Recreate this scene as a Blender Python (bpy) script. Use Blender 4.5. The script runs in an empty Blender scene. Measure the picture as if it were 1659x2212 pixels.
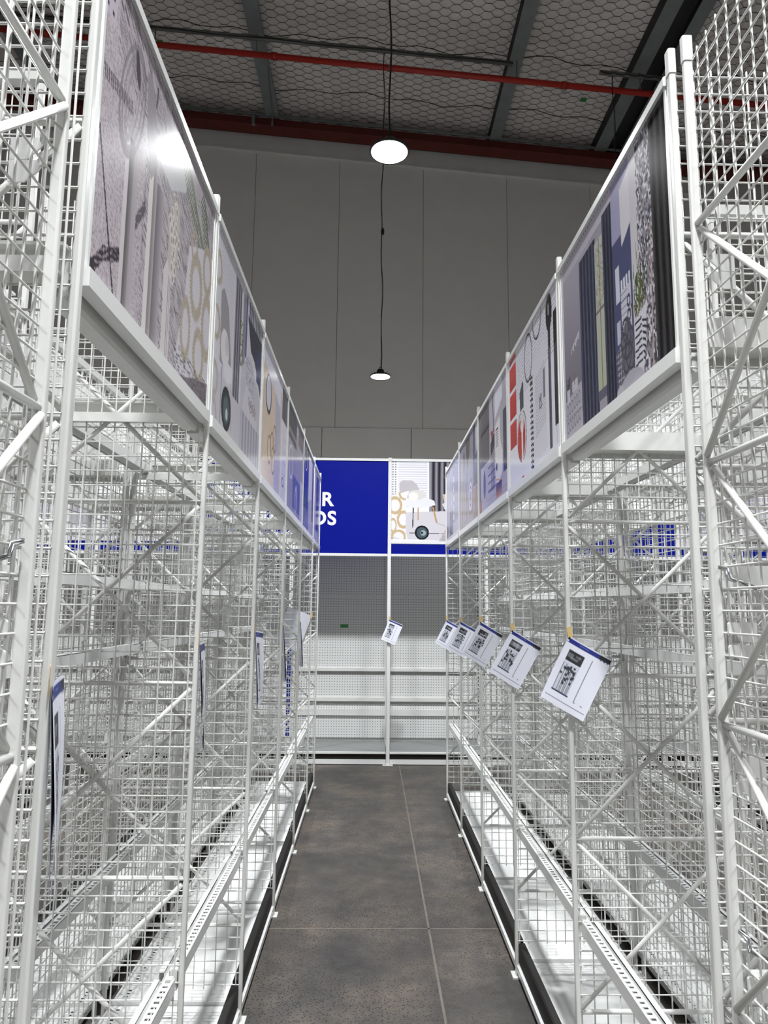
import bpy, math, random
import numpy as np
from mathutils import Matrix, Vector

random.seed(7)
RNG = np.random.default_rng(11)
SC = bpy.context.scene
COL = SC.collection
PI = math.pi

# ------------------------------------------------------------------ camera
CAM_H = 1.519
F_PX, PITCH, YAW, ROLL = 1512.1, 0.135845, 0.017491, 0.009671
def _cam_axes():
    def M(v):
        x, y, z = v
        c, s = math.cos(PITCH), math.sin(PITCH)
        y, z = c*y - s*z, s*y + c*z
        c, s = math.cos(YAW), math.sin(YAW)
        return Vector((c*x + s*y, -s*x + c*y, z))
    c, s = math.cos(ROLL), math.sin(ROLL)
    return M((c, 0, s)), M((-s, 0, c)), M((0, 1, 0))
cam_d = bpy.data.cameras.new('camera')
cam_d.sensor_fit = 'VERTICAL'
cam_d.sensor_height = 36.0
cam_d.lens = F_PX*36.0/2212.0
cam_d.clip_start = 0.05
cam_d.clip_end = 100
cam = bpy.data.objects.new('camera', cam_d)
COL.objects.link(cam)
_r, _u, _f = _cam_axes()
cam.matrix_world = Matrix(((_r.x, _u.x, -_f.x, 0), (_r.y, _u.y, -_f.y, 0), (_r.z, _u.z, -_f.z, CAM_H), (0, 0, 0, 1)))
SC.camera = cam

# ------------------------------------------------------------------ world, exposure
W = bpy.data.worlds.new('world')
SC.world = W
W.use_nodes = True
W.node_tree.nodes['Background'].inputs[0].default_value = (0.5, 0.5, 0.52, 1)
W.node_tree.nodes['Background'].inputs[1].default_value = 0.02
SC.view_settings.view_transform = 'Standard'
SC.view_settings.look = 'None'
SC.view_settings.gamma = 1.0
SC.view_settings.use_curve_mapping = False
SC.view_settings.exposure = 0.14
LAMP_W = 138.0          # each LED high bay
LAMP_COL = (0.97, 0.985, 1.0)
try:
    SC.cycles.use_denoising = True
    SC.cycles.max_bounces = 6
    SC.cycles.diffuse_bounces = 5
    SC.cycles.glossy_bounces = 2
    SC.cycles.debug_use_spatial_splits = True
    SC.cycles.use_adaptive_sampling = True
    SC.cycles.adaptive_threshold = 0.045
    SC.cycles.adaptive_min_samples = 16
    SC.cycles.sample_clamp_indirect = 6.0
except Exception:
    pass

# ------------------------------------------------------------------ materials
def lin(c):
    return tuple(((v/255)/12.92 if v/255 <= 0.04045 else ((v/255 + 0.055)/1.055)**2.4) for v in c)
def mat(name, col, rough=0.5, metal=0.0, spec=0.5, noise=0.0, nscale=20.0, bump=0.0, bscale=60.0):
    m = bpy.data.materials.new(name)
    m.use_nodes = True
    nt = m.node_tree
    b = nt.nodes['Principled BSDF']
    b.inputs['Base Color'].default_value = (*col, 1)
    b.inputs['Roughness'].default_value = rough
    b.inputs['Metallic'].default_value = metal
    b.inputs['Specular IOR Level'].default_value = spec
    if noise or bump:
        tc = nt.nodes.new('ShaderNodeTexCoord')
    if noise:
        n = nt.nodes.new('ShaderNodeTexNoise')
        n.inputs['Scale'].default_value = nscale
        n.inputs['Detail'].default_value = 4
        nt.links.new(tc.outputs['Object'], n.inputs['Vector'])
        r = nt.nodes.new('ShaderNodeMapRange')
        r.inputs[1].default_value = 0.3
        r.inputs[2].default_value = 0.7
        r.inputs[3].default_value = 1 - noise
        r.inputs[4].default_value = 1 + noise
        nt.links.new(n.outputs['Fac'], r.inputs[0])
        mx = nt.nodes.new('ShaderNodeVectorMath')
        mx.operation = 'SCALE'
        mx.inputs[0].default_value = col
        nt.links.new(r.outputs[0], mx.inputs['Scale'])
        nt.links.new(mx.outputs[0], b.inputs['Base Color'])
    if bump:
        n2 = nt.nodes.new('ShaderNodeTexNoise')
        n2.inputs['Scale'].default_value = bscale
        nt.links.new(tc.outputs['Object'], n2.inputs['Vector'])
        bp = nt.nodes.new('ShaderNodeBump')
        bp.inputs['Strength'].default_value = bump
        bp.inputs['Distance'].default_value = 0.01
        nt.links.new(n2.outputs['Fac'], bp.inputs['Height'])
        nt.links.new(bp.outputs[0], b.inputs['Normal'])
    return m

M = {}
M['white'] = mat('white powder coat', (0.65, 0.655, 0.635), 0.28, spec=0.5, noise=0.02, nscale=9)
M['wire'] = mat('white coated wire', (0.65, 0.655, 0.635), 0.32)
M['rail'] = mat('white enamel rail', (0.74, 0.75, 0.74), 0.22)
M['deck'] = mat('white enamel deck', (0.72, 0.73, 0.72), 0.30, noise=0.02, nscale=5)
M['cap'] = mat('white plastic cap', (0.65, 0.655, 0.635), 0.4)
M['black'] = mat('black plastic strip', (0.010, 0.009, 0.008), 0.5, spec=0.25)
M['dark'] = mat('dark slot and gap shade', (0.02, 0.02, 0.021), 0.6)  # near-black colour standing in for shade in slots and gaps
M['chrome'] = mat('chrome', (0.62, 0.64, 0.66), 0.18, metal=1.0)
M['blue'] = mat('royal blue sign vinyl', lin((2, 18, 132)), 0.5, spec=0.12)
M['letter'] = mat('white lettering', (0.82, 0.82, 0.84), 0.4)
M['panelback'] = mat('white panel board', (0.72, 0.72, 0.72), 0.4)
M['wallpanel'] = mat('warehouse wall panel', (0.77, 0.765, 0.75), 0.55, noise=0.02, nscale=2)
M['flash'] = mat('grey flashing', (0.74, 0.74, 0.73), 0.5, noise=0.03, nscale=3)
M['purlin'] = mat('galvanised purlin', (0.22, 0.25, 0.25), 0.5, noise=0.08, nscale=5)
M['purlinshade'] = mat('purlin shadow side', (0.018, 0.018, 0.018), 0.6)  # shadow side of the purlins, its shade put into the colour
M['redpipe'] = mat('red sprinkler pipe', lin((176, 38, 26)), 0.35)
M['redoxide'] = mat('red oxide beam', lin((98, 34, 24)), 0.55, noise=0.15, nscale=4)
M['conduit'] = mat('galvanised conduit', (0.16, 0.17, 0.17), 0.45)
M['cable'] = mat('black cable', (0.008, 0.008, 0.008), 0.5)
M['hexwire'] = mat('safety wire', (0.035, 0.034, 0.033), 0.5)
M['housing'] = mat('dark lamp housing', (0.035, 0.035, 0.037), 0.4, metal=0.3)
M['paper'] = mat('white office paper', (0.78, 0.79, 0.83), 0.6)
M['tape'] = mat('masking tape', lin((216, 184, 116)), 0.6)
M['green'] = mat('green tape', lin((52, 138, 66)), 0.5)
M['greengrey'] = mat('grey base tray', (0.20, 0.21, 0.21), 0.4)
def emissive(name, col, s):
    m = bpy.data.materials.new(name)
    m.use_nodes = True
    b = m.node_tree.nodes['Principled BSDF']
    b.inputs['Base Color'].default_value = (0.8, 0.8, 0.8, 1)
    b.inputs['Emission Color'].default_value = (*col, 1)
    b.inputs['Emission Strength'].default_value = s
    return m
M['lens'] = emissive('lit lamp lens', LAMP_COL, 14.0)
try:
    M['lens'].cycles.emission_sampling = 'NONE'      # the lamp's own area light does the lighting
except Exception:
    pass

def mat_print(name, rough, coat=0.0):
    m = bpy.data.materials.new(name)
    m.use_nodes = True
    nt = m.node_tree
    b = nt.nodes['Principled BSDF']
    a = nt.nodes.new('ShaderNodeAttribute')
    a.attribute_name = 'ink'
    nt.links.new(a.outputs['Color'], b.inputs['Base Color'])
    b.inputs['Roughness'].default_value = rough
    tc = nt.nodes.new('ShaderNodeTexCoord')
    n = nt.nodes.new('ShaderNodeTexNoise')
    n.inputs['Scale'].default_value = 9
    n.inputs['Detail'].default_value = 3
    nt.links.new(tc.outputs['Object'], n.inputs['Vector'])
    bp = nt.nodes.new('ShaderNodeBump')
    bp.inputs['Strength'].default_value = 0.03
    bp.inputs['Distance'].default_value = 0.01
    nt.links.new(n.outputs['Fac'], bp.inputs['Height'])
    nt.links.new(bp.outputs[0], b.inputs['Normal'])
    return m
M['print'] = mat_print('glossy printed poster', 0.13)
M['print'].node_tree.nodes['Principled BSDF'].inputs['Specular IOR Level'].default_value = 0.22
M['paperprint'] = mat_print('printed sheet', 0.6)

def mat_floor():
    m = bpy.data.materials.new('sealed concrete floor')
    m.use_nodes = True
    nt = m.node_tree
    b = nt.nodes['Principled BSDF']
    tc = nt.nodes.new('ShaderNodeTexCoord')
    def noise(scale, detail, rough=0.5):
        n = nt.nodes.new('ShaderNodeTexNoise')
        n.inputs['Scale'].default_value = scale
        n.inputs['Detail'].default_value = detail
        n.inputs['Roughness'].default_value = rough
        nt.links.new(tc.outputs['Object'], n.inputs['Vector'])
        return n
    n1 = noise(2.6, 6, 0.65)
    r1 = nt.nodes.new('ShaderNodeValToRGB')
    e = r1.color_ramp.elements
    e[0].position, e[0].color = 0.30, (0.042, 0.040, 0.039, 1)
    e[1].position, e[1].color = 0.72, (0.108, 0.089, 0.071, 1)
    k = r1.color_ramp.elements.new(0.5)
    k.color = (0.066, 0.060, 0.054, 1)
    nt.links.new(n1.outputs['Fac'], r1.inputs[0])
    n2 = noise(11, 5, 0.7)
    r2 = nt.nodes.new('ShaderNodeMapRange')
    r2.inputs[1].default_value, r2.inputs[2].default_value = 0.3, 0.7
    r2.inputs[3].default_value, r2.inputs[4].default_value = 0.80, 1.20
    nt.links.new(n2.outputs['Fac'], r2.inputs[0])
    m1 = nt.nodes.new('ShaderNodeVectorMath')
    m1.operation = 'SCALE'
    nt.links.new(r1.outputs[0], m1.inputs[0])
    nt.links.new(r2.outputs[0], m1.inputs['Scale'])
    # exposed dark aggregate specks
    v = nt.nodes.new('ShaderNodeTexVoronoi')
    v.inputs['Scale'].default_value = 95
    nt.links.new(tc.outputs['Object'], v.inputs['Vector'])
    r3 = nt.nodes.new('ShaderNodeMapRange')
    r3.inputs[1].default_value, r3.inputs[2].default_value = 0.20, 0.40
    r3.inputs[3].default_value, r3.inputs[4].default_value = 0.22, 1.18
    nt.links.new(v.outputs['Distance'], r3.inputs[0])
    n4 = noise(1.3, 3)
    r4 = nt.nodes.new('ShaderNodeMapRange')
    r4.inputs[1].default_value, r4.inputs[2].default_value = 0.30, 0.56
    nt.links.new(n4.outputs['Fac'], r4.inputs[0])
    mx = nt.nodes.new('ShaderNodeMix')
    mx.data_type = 'FLOAT'
    mx.inputs[2].default_value = 0.95
    nt.links.new(r4.outputs[0], mx.inputs[0])
    nt.links.new(r3.outputs[0], mx.inputs[3])
    m2 = nt.nodes.new('ShaderNodeVectorMath')
    m2.operation = 'SCALE'
    nt.links.new(m1.outputs[0], m2.inputs[0])
    nt.links.new(mx.outputs[0], m2.inputs['Scale'])
    nt.links.new(m2.outputs[0], b.inputs['Base Color'])
    b.inputs['Roughness'].default_value = 0.5
    b.inputs['Specular IOR Level'].default_value = 0.35
    bp = nt.nodes.new('ShaderNodeBump')
    bp.inputs['Strength'].default_value = 0.12
    bp.inputs['Distance'].default_value = 0.004
    nt.links.new(n2.outputs['Fac'], bp.inputs['Height'])
    nt.links.new(bp.outputs[0], b.inputs['Normal'])
    return m
M['floor'] = mat_floor()
M['joint'] = mat('pale joint filler', (0.145, 0.130, 0.110), 0.6, noise=0.15, nscale=12)

def mat_peg():
    m = bpy.data.materials.new('white pegboard steel')
    m.use_nodes = True
    nt = m.node_tree
    b = nt.nodes['Principled BSDF']
    b.inputs['Roughness'].default_value = 0.4
    tc = nt.nodes.new('ShaderNodeTexCoord')
    sp = nt.nodes.new('ShaderNodeSeparateXYZ')
    nt.links.new(tc.outputs['Object'], sp.inputs[0])
    def mth(op, a, c=None):
        n = nt.nodes.new('ShaderNodeMath')
        n.operation = op
        for i, x in enumerate((a, c)):
            if x is None:
                continue
            if isinstance(x, (int, float)):
                n.inputs[i].default_value = x
            else:
                nt.links.new(x, n.inputs[i])
        return n.outputs[0]
    P = 0.0275
    def cell(o):
        return mth('ABSOLUTE', mth('SUBTRACT', mth('FRACT', mth('DIVIDE', mth('ADD', o, 40*P), P)), 0.5))
    dx, dz = cell(sp.outputs[0]), cell(sp.outputs[2])
    d = mth('MAXIMUM', dx, dz)
    hole = mth('LESS_THAN', d, 0.145)
    mx = nt.nodes.new('ShaderNodeMix')
    mx.data_type = 'RGBA'
    mx.inputs[6].default_value = (0.66, 0.67, 0.66, 1)
    mx.inputs[7].default_value = (0.10, 0.10, 0.10, 1)
    nt.links.new(hole, mx.inputs[0])
    nt.links.new(mx.outputs[2], b.inputs['Base Color'])
    return m
M['peg'] = mat_peg()

def mat_blanket():
    m = mat('roof insulation blanket', (0.84, 0.80, 0.785), 0.55, noise=0.10, nscale=1.2)
    nt = m.node_tree
    b = nt.nodes['Principled BSDF']
    tc = nt.nodes.new('ShaderNodeTexCoord')
    v = nt.nodes.new('ShaderNodeTexNoise')
    v.inputs['Scale'].default_value = 5.5
    v.inputs['Detail'].default_value = 3
    nt.links.new(tc.outputs['Object'], v.inputs['Vector'])
    bp = nt.nodes.new('ShaderNodeBump')
    bp.inputs['Strength'].default_value = 0.5
    bp.inputs['Distance'].default_value = 0.05
    nt.links.new(v.outputs['Fac'], bp.inputs['Height'])
    nt.links.new(bp.outputs[0], b.inputs['Normal'])
    return m
M['blanket'] = mat_blanket()

# ------------------------------------------------------------------ mesh helpers
class MB:
    def __init__(self):
        self.v, self.f, self.s = [], [], []
    def add(self, vs, fs, smooth=False):
        o = len(self.v)
        self.v += [tuple(p) for p in vs]
        self.f += [tuple(i + o for i in f) for f in fs]
        self.s += [smooth]*len(fs)
        return self
    def box(self, x0, y0, z0, x1, y1, z1):
        vs = [(x0, y0, z0), (x1, y0, z0), (x1, y1, z0), (x0, y1, z0), (x0, y0, z1), (x1, y0, z1), (x1, y1, z1), (x0, y1, z1)]
        return self.add(vs, [(0, 3, 2, 1), (4, 5, 6, 7), (0, 1, 5, 4), (1, 2, 6, 5), (2, 3, 7, 6), (3, 0, 4, 7)])
    def tube(self, p, q, r, n=8, caps=True):
        p, q = Vector(p), Vector(q)
        d = (q - p).normalized()
        a = d.orthogonal().normalized()
        c = d.cross(a)
        vs = []
        for e in (p, q):
            for k in range(n):
                t = 2*PI*k/n
                vs.append(e + r*(math.cos(t)*a + math.sin(t)*c))
        fs = [(k, (k+1) % n, n + (k+1) % n, n + k) for k in range(n)]
        self.add(vs, fs, True)
        if caps:
            self.f += [tuple(len(self.v) - 2*n + k for k in reversed(range(n))), tuple(len(self.v) - n + k for k in range(n))]
            self.s += [False, False]
        return self
    def path(self, pts, r, n=6):
        pts = [Vector(p) for p in pts]
        vs, fs = [], []
        a = None
        for i, p in enumerate(pts):
            d = (pts[min(i+1, len(pts)-1)] - pts[max(i-1, 0)]).normalized()
            if a is None:
                a = d.orthogonal().normalized()
            else:
                a = (a - d*a.dot(d)).normalized()
            c = d.cross(a)
            for k in range(n):
                t = 2*PI*k/n
                vs.append(p + r*(math.cos(t)*a + math.sin(t)*c))
        for i in range(len(pts)-1):
            for k in range(n):
                fs.append((i*n+k, i*n+(k+1) % n, (i+1)*n+(k+1) % n, (i+1)*n+k))
        return self.add(vs, fs, True)
    def extrude_z(self, prof, z0, z1, smooth=False):
        n = len(prof)
        vs = [(x, y, z0) for x, y in prof] + [(x, y, z1) for x, y in prof]
        self.add(vs, [(k, (k+1) % n, n+(k+1) % n, n+k) for k in range(n)], smooth)
        o = len(self.v) - 2*n
        self.f += [tuple(o + k for k in reversed(range(n))), tuple(o + n + k for k in range(n))]
        self.s += [False, False]
        return self
    def extrude_y(self, prof, y0, y1):
        n = len(prof)
        vs = [(x, y0, z) for x, z in prof] + [(x, y1, z) for x, z in prof]
        self.add(vs, [(k, n+k, n+(k+1) % n, (k+1) % n) for k in range(n)])
        o = len(self.v) - 2*n
        self.f += [tuple(o + k for k in range(n)), tuple(o + n + k for k in reversed(range(n)))]
        self.s += [False, False]
        return self
    def lathe(self, prof, n=28, c=(0, 0, 0)):
        vs = [(c[0] + r*math.cos(2*PI*k/n), c[1] + r*math.sin(2*PI*k/n), c[2] + z) for r, z in prof for k in range(n)]
        fs = [(i*n+k, i*n+(k+1) % n, (i+1)*n+(k+1) % n, (i+1)*n+k) for i in range(len(prof)-1) for k in range(n)]
        return self.add(vs, fs, True)
    def mesh(self, name):
        me = bpy.data.meshes.new(name)
        me.from_pydata(self.v, [], self.f)
        me.polygons.foreach_set('use_smooth', self.s)
        me.update()
        return me
    def build(self, name, m, parent=None, loc=None):
        me = self.mesh(name)
        me.materials.append(M[m])
        return put(name, me, parent, loc)

def put(name, me, parent=None, loc=None, rz=None):
    o = bpy.data.objects.new(name, me)
    COL.objects.link(o)
    if parent is not None:
        o.parent = parent
    if loc is not None:
        o.location = loc
    if rz is not None:
        o.rotation_euler = (0, 0, rz)
    return o
def tag(o, label=None, cat=None, group=None, kind=None):
    if label:
        o['label'] = label
    if cat:
        o['category'] = cat
    if group:
        o['group'] = group
    if kind:
        o['kind'] = kind
    return o
def empty(name, loc=(0, 0, 0), rz=0.0):
    o = bpy.data.objects.new(name, None)
    COL.objects.link(o)
    o.location = loc
    o.rotation_euler = (0, 0, rz)
    o.empty_display_size = 0.05
    return o
def copy_tree(o, parent=None):
    c = o.copy()
    COL.objects.link(c)
    c.parent = parent
    for ch in [k for k in ALLCH.get(o.name, [])]:
        copy_tree(ch, c)
    return c
ALLCH = {}
def remember(root):
    ALLCH[root.name] = list(root.children)
    for c in root.children:
        remember(c)
def struct(name, mb, m, parent=None):
    o = mb.build(name, m, parent)
    if parent is None:
        o['kind'] = 'structure'
    return o
def rrect(w, d, r, n=3):
    pts = []
    for cx, cy, a0 in ((w/2-r, d/2-r, 0), (-w/2+r, d/2-r, PI/2), (-w/2+r, -d/2+r, PI), (w/2-r, -d/2+r, 1.5*PI)):
        for k in range(n+1):
            t = a0 + PI/2*k/n
            pts.append((cx + r*math.cos(t), cy + r*math.sin(t)))
    return pts

# ------------------------------------------------------------------ layout numbers
XL, XR = -0.466, 0.630
BAY = 0.9
YLF = [1.045] + [1.921 + 0.9*i for i in range(5)] + [6.197]      # frame stations of the row on one side
YRF = [1.349 + 0.9*i for i in range(6)]
YRF = YRF[:6]
FW = 0.50                    # frame width, post centre to post centre
GAP = 0.034                  # between the back-to-back frames
TOP = 2.70
NODES = [0.335, 0.824, 1.313, 1.802, 2.291]
YW = 7.084                   # front plane of the wall display
YP = 7.70                    # pegboard plane
YWALL = 12.3
ROOF0, ROOFS = 10.29, -0.085
def roof_z(x):
    return ROOF0 + ROOFS*x
ORD = ['first', 'second', 'third', 'fourth', 'fifth', 'sixth', 'seventh', 'eighth']
ROWNAME = {'L': 'the rug-poster row', 'R': 'the navy-curtain-poster row'}

# ================================================================== SETTING
X0, X1, Y0, Y1 = -11.0, 11.0, -8.0, YWALL
fl = struct('floor', MB().box(X0, Y0, -0.2, X1, Y1, 0.0), 'floor')
MB().box(0.291, Y0, -0.001, 0.301, Y1, 0.0008).build('joint_line', 'joint', fl)
MB().box(X0, 3.575, -0.001, X1, 3.585, 0.0008).build('joint_line', 'joint', fl)

# far wall: sandwich panels with recessed joints
wall = MB().box(X0, YWALL+0.06, 0, X1, YWALL+0.2, 9.0)
wf = struct('wall_far', wall, 'conduit')
JZ = 4.722
k = -6
while True:
    xa = -2.27 + 1.585*k
    xb = xa + 1.585
    if xa > X1:
        break
    if xb > X0:
        g = 0.0035
        za, zb = roof_z(xa) - 0.42, roof_z(xb) - 0.42
        vs = [(xa+g, YWALL, JZ+g), (xb-g, YWALL, JZ+g), (xb-g, YWALL, zb), (xa+g, YWALL, za)]
        vs += [(x, YWALL+0.08, z) for x, y, z in vs]
        MB().add(vs, [(0, 1, 2, 3), (7, 6, 5, 4), (0, 4, 5, 1), (1, 5, 6, 2), (2, 6, 7, 3), (3, 7, 4, 0)]).build('panel', 'wallpanel', wf)
    k += 1
for k in range(-7, 8):
    xa = -0.914 + 1.605*k
    MB().box(xa+0.005, YWALL-0.03, 0.0, xa+1.605-0.005, YWALL+0.08, JZ-0.006).build('panel', 'wallpanel', wf)
struct('wall_left', MB().box(X0-0.2, Y0, 0, X0, Y1, 12), 'wallpanel')
struct('wall_right', MB().box(X1, Y0, 0, X1+0.2, Y1, 12), 'wallpanel')
struct('wall_behind', MB().box(X0, Y0-0.2, 0, X1, Y0, 12), 'wallpanel')
def sloped(y0, y1, dz0, dz1, xa=X0, xb=X1):
    vs = []
    for dz in (dz0, dz1):
        vs += [(xa, y0, roof_z(xa)+dz), (xb, y0, roof_z(xb)+dz), (xb, y1, roof_z(xb)+dz), (xa, y1, roof_z(xa)+dz)]
    return MB().add(vs, [(0, 3, 2, 1), (4, 5, 6, 7), (0, 1, 5, 4), (1, 2, 6, 5), (2, 3, 7, 6), (3, 0, 4, 7)])
struct('trim_1', sloped(YWALL-0.08, YWALL+0.06, -0.43, -0.10), 'flash')            # flashing along the wall head
struct('trim_2', sloped(YWALL-0.10, YWALL-0.075, -0.45, -0.425), 'flash')
cl = struct('ceiling', sloped(Y0, Y1+0.3, 0.24, 0.3), 'blanket')
MB_seam = []
for y in (8.2, 10.15, 11.35):
    pts = []
    for i in range(60):
        x = -8 + i*0.27
        pts.append((x, y + 0.05*math.sin(i*1.7) + 0.04*math.sin(i*0.6), roof_z(x)+0.236))
    MB().path(pts, 0.006, 5).build('blanket_seam', 'cable', cl)
# safety wire under the blanket
hx = MB()
pw, ph = 0.315, 0.0911
nx, ny = 44, 76
def hpt(x, y):
    return (x, y, roof_z(x) + 0.225 - 0.006*math.sin(x*3.1)*math.sin(y*4.3))
for j in range(ny):
    for i in range(nx):
        cx = -5.6 + i*pw + (pw/2 if j % 2 else 0)
        cy = 6.9 + j*ph*0.79
        h = ph/2
        s = 0.042
        jit = 0.006*math.sin(i*5.1 + j*3.7)
        a = hpt(cx - s, cy + jit)
        b = hpt(cx + s, cy + jit*0.6)
        hx.tube(a, b, 0.0045, 3, False)
        nb = cy + ph*0.79
        if j < ny-1:
            dirs = (cx - pw/2, cx + pw/2)
            hx.tube(a, hpt(dirs[0] + s, nb), 0.0032, 3, False)
            hx.tube(b, hpt(dirs[1] - s, nb), 0.0032, 3, False)
wire = hx.build('safety_mesh', 'hexwire', cl)
wire['kind'] = 'stuff'
# purlins along the hall
def purlin(name, xa, xb, parent=None):
    z = roof_z((xa+xb)/2)
    r = empty(name, ((xa+xb)/2, (Y0+Y1)/2, z))
    w = xb - xa
    hl = (Y1-Y0)/2 - 0.15
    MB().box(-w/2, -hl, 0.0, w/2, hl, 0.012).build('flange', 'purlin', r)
    MB().box(-w/2, -hl, 0.012, -w/2+0.03, hl, 0.225).build('web', 'purlinshade', r)
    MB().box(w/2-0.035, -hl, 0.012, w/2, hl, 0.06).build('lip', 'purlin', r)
    r['kind'] = 'structure'
    return r
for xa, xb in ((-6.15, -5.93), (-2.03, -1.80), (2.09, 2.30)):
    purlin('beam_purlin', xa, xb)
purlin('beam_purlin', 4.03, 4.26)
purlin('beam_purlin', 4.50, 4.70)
struct('beam_gap_shade', MB().box(4.26, Y0+0.2, roof_z(4.38)+0.09, 4.50, Y1-0.15, roof_z(4.38)+0.12), 'purlinshade')  # dark sheet painted as the shade between the twin purlins
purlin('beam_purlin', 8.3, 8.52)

# red oxide eave beam and pale pipe above the flashing
eb = empty('beam_rafter', (0, YWALL-0.35, ROOF0))
vs_beam = sloped(-0.09, 0.09, -0.17-ROOF0, -0.012-ROOF0, -8, 10.5)
vs_beam.build('web', 'redoxide', eb)
sloped(-0.14, 0.14, -0.185-ROOF0, -0.17-ROOF0, -8, 10.5).build('flange', 'redoxide', eb)
MB().tube((-8, -0.13, roof_z(-8)-ROOF0+0.02), (10.5, -0.13, roof_z(10.5)-ROOF0+0.02), 0.028, 10).build('edge_pipe', 'conduit', eb)
MB().box(-2.29, -0.16, 0.0, -2.23, -0.09, 0.17).build('bracket', 'conduit', eb)
eb['kind'] = 'structure'
st = MB()
st.box(-1.93, YWALL-0.53, roof_z(-1.9)-0.20, -1.89, YWALL-0.50, roof_z(-1.9)-0.12)
st.path([(-1.91, YWALL-0.51, roof_z(-1.9)-0.16), (-1.90, YWALL-0.62, roof_z(-1.9)-0.02), (-1.82, YWALL-1.7, roof_z(-1.9)+0.0)], 0.012)
o = st.build('pipe_strap', 'conduit')
tag(o, 'grey strap tying the red roof beam back to a purlin', 'strap')

# sprinkler pipe, conduit
YPIPE = 9.95
pr = empty('sprinkler_pipe', (0, YPIPE, ROOF0-0.35))
MB().tube((-8, 0, roof_z(-8)-ROOF0), (10, 0, roof_z(10)-ROOF0), 0.045, 14).build('pipe_run', 'redpipe', pr)
for x in (-5.2, -1.62, 2.95, 6.4):
    MB().tube((x-0.05, 0, roof_z(x-0.05)-ROOF0), (x+0.05, 0, roof_z(x+0.05)-ROOF0), 0.056, 14).build('coupling', 'redpipe', pr)
    h = MB().tube((x, 0, roof_z(x)-ROOF0-0.03), (x, 0, roof_z(x)-ROOF0-0.12), 0.016, 8)
    h.lathe([(0.0, -0.13), (0.03, -0.13), (0.012, -0.10)], 10, (x, 0, roof_z(x)-ROOF0))
    h.build('sprinkler_head', 'chrome', pr)
for x in (-1.9, 2.2, 4.15):
    MB().tube((x, 0, roof_z(x)-ROOF0+0.04), (x, 0, roof_z(x)-ROOF0+0.36), 0.008, 6).build('hanger', 'conduit', pr)
tag(pr, 'long red sprinkler pipe crossing under the roof wire', 'pipe')
def conduit(xa, xb, label):
    r = empty('cable_tray', ((xa+xb)/2, YPIPE-0.18, 0))
    a = xa - (xa+xb)/2
    b = xb - (xa+xb)/2
    zc = lambda x: roof_z(x + (xa+xb)/2) - 0.22
    vs = []
    m = MB()
    m.tube((a, 0, zc(a)), (b, 0, zc(b)), 0.035, 4).build('channel', 'conduit', r)
    n = 30
    MB().path([(a + (b-a)*i/n, -0.05, zc(a + (b-a)*i/n) - 0.02 - 0.03*abs(math.sin(i*0.55))) for i in range(n+1)], 0.009, 5).build('cable', 'cable', r)
    tag(r, label, 'cable tray')
conduit(-6.5, 2.10, 'long grey cable tray with black cable above the red pipe')
conduit(3.45, 4.55, 'short grey cable tray stub beside the double roof beam')
for i, (x, y) in enumerate(((-3.62, 10.55), (0.10, 10.27), (3.55, 10.9))):
    o = MB().box(-0.05, -0.035, 0, 0.05, 0.035, 0.01).build('tape_patch', 'green', None, (x, y, roof_z(x)+0.205))
    tag(o, ['green tape patch on the roof wire above the rug poster', 'green tape patch on the roof wire near the lamp cable',
            'green tape patch on the roof wire beside the double roof beam'][i], 'tape')

# ================================================================== LAMPS
def make_lamp():
    r = empty('high_bay_lamp')
    MB().lathe([(0.0, 0.105), (0.045, 0.105), (0.052, 0.085), (0.06, 0.045), (0.075, 0.035), (0.13, 0.026), (0.15, 0.012), (0.152, 0.0), (0.145, -0.006), (0.138, -0.002)], 32).build('housing', 'housing', r)
    f = MB()
    for k in range(16):
        t = 2*PI*k/16
        c, s = math.cos(t), math.sin(t)
        f.tube((0.06*c, 0.06*s, 0.05), (0.135*c, 0.135*s, 0.028), 0.004, 4)
    ff = f.build('cooling_fins', 'housing', r)
    ff['kind'] = 'stuff'
    MB().lathe([(0.0, -0.012), (0.07, -0.010), (0.12, -0.006), (0.140, 0.0)], 32).build('lens', 'lens', r)
    pts = [(0.018*math.sin(2*PI*k/12), 0, 0.127 - 0.018*math.cos(2*PI*k/12)) for k in range(13)]
    MB().path(pts, 0.005, 6).build('hook', 'housing', r)
    ld = bpy.data.lights.new('lamp_light', 'AREA')
    ld.shape = 'DISK'
    ld.size = 0.27
    ld.energy = LAMP_W
    ld.color = LAMP_COL
    ld.spread = math.radians(135)
    lo = bpy.data.objects.new('lamp_light', ld)
    COL.objects.link(lo)
    lo.parent = r
    lo.location = (0, 0, -0.016)
    return r
lamp0 = make_lamp()
remember(lamp0)
LX = [-3.45, 0.10, 3.65]
LY = [-4.7, 0.1, 4.9, 9.8]
def lamp_label(ix, iy):
    if ix == 1 and iy == 2:
        return 'large lit round high bay lamp hanging over the aisle'
    if ix == 1 and iy == 3:
        return 'small distant lit high bay lamp hanging before the grey wall'
    side = ['over the aisle beyond the rug-poster row', 'over the middle aisle', 'over the aisle beyond the navy-curtain-poster row'][ix]
    dep = ['well behind the camera', 'straight over the camera', 'level with the large lamp', 'near the grey wall'][iy]
    return 'lit high bay lamp %s, %s' % (side, dep)
first = True
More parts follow.
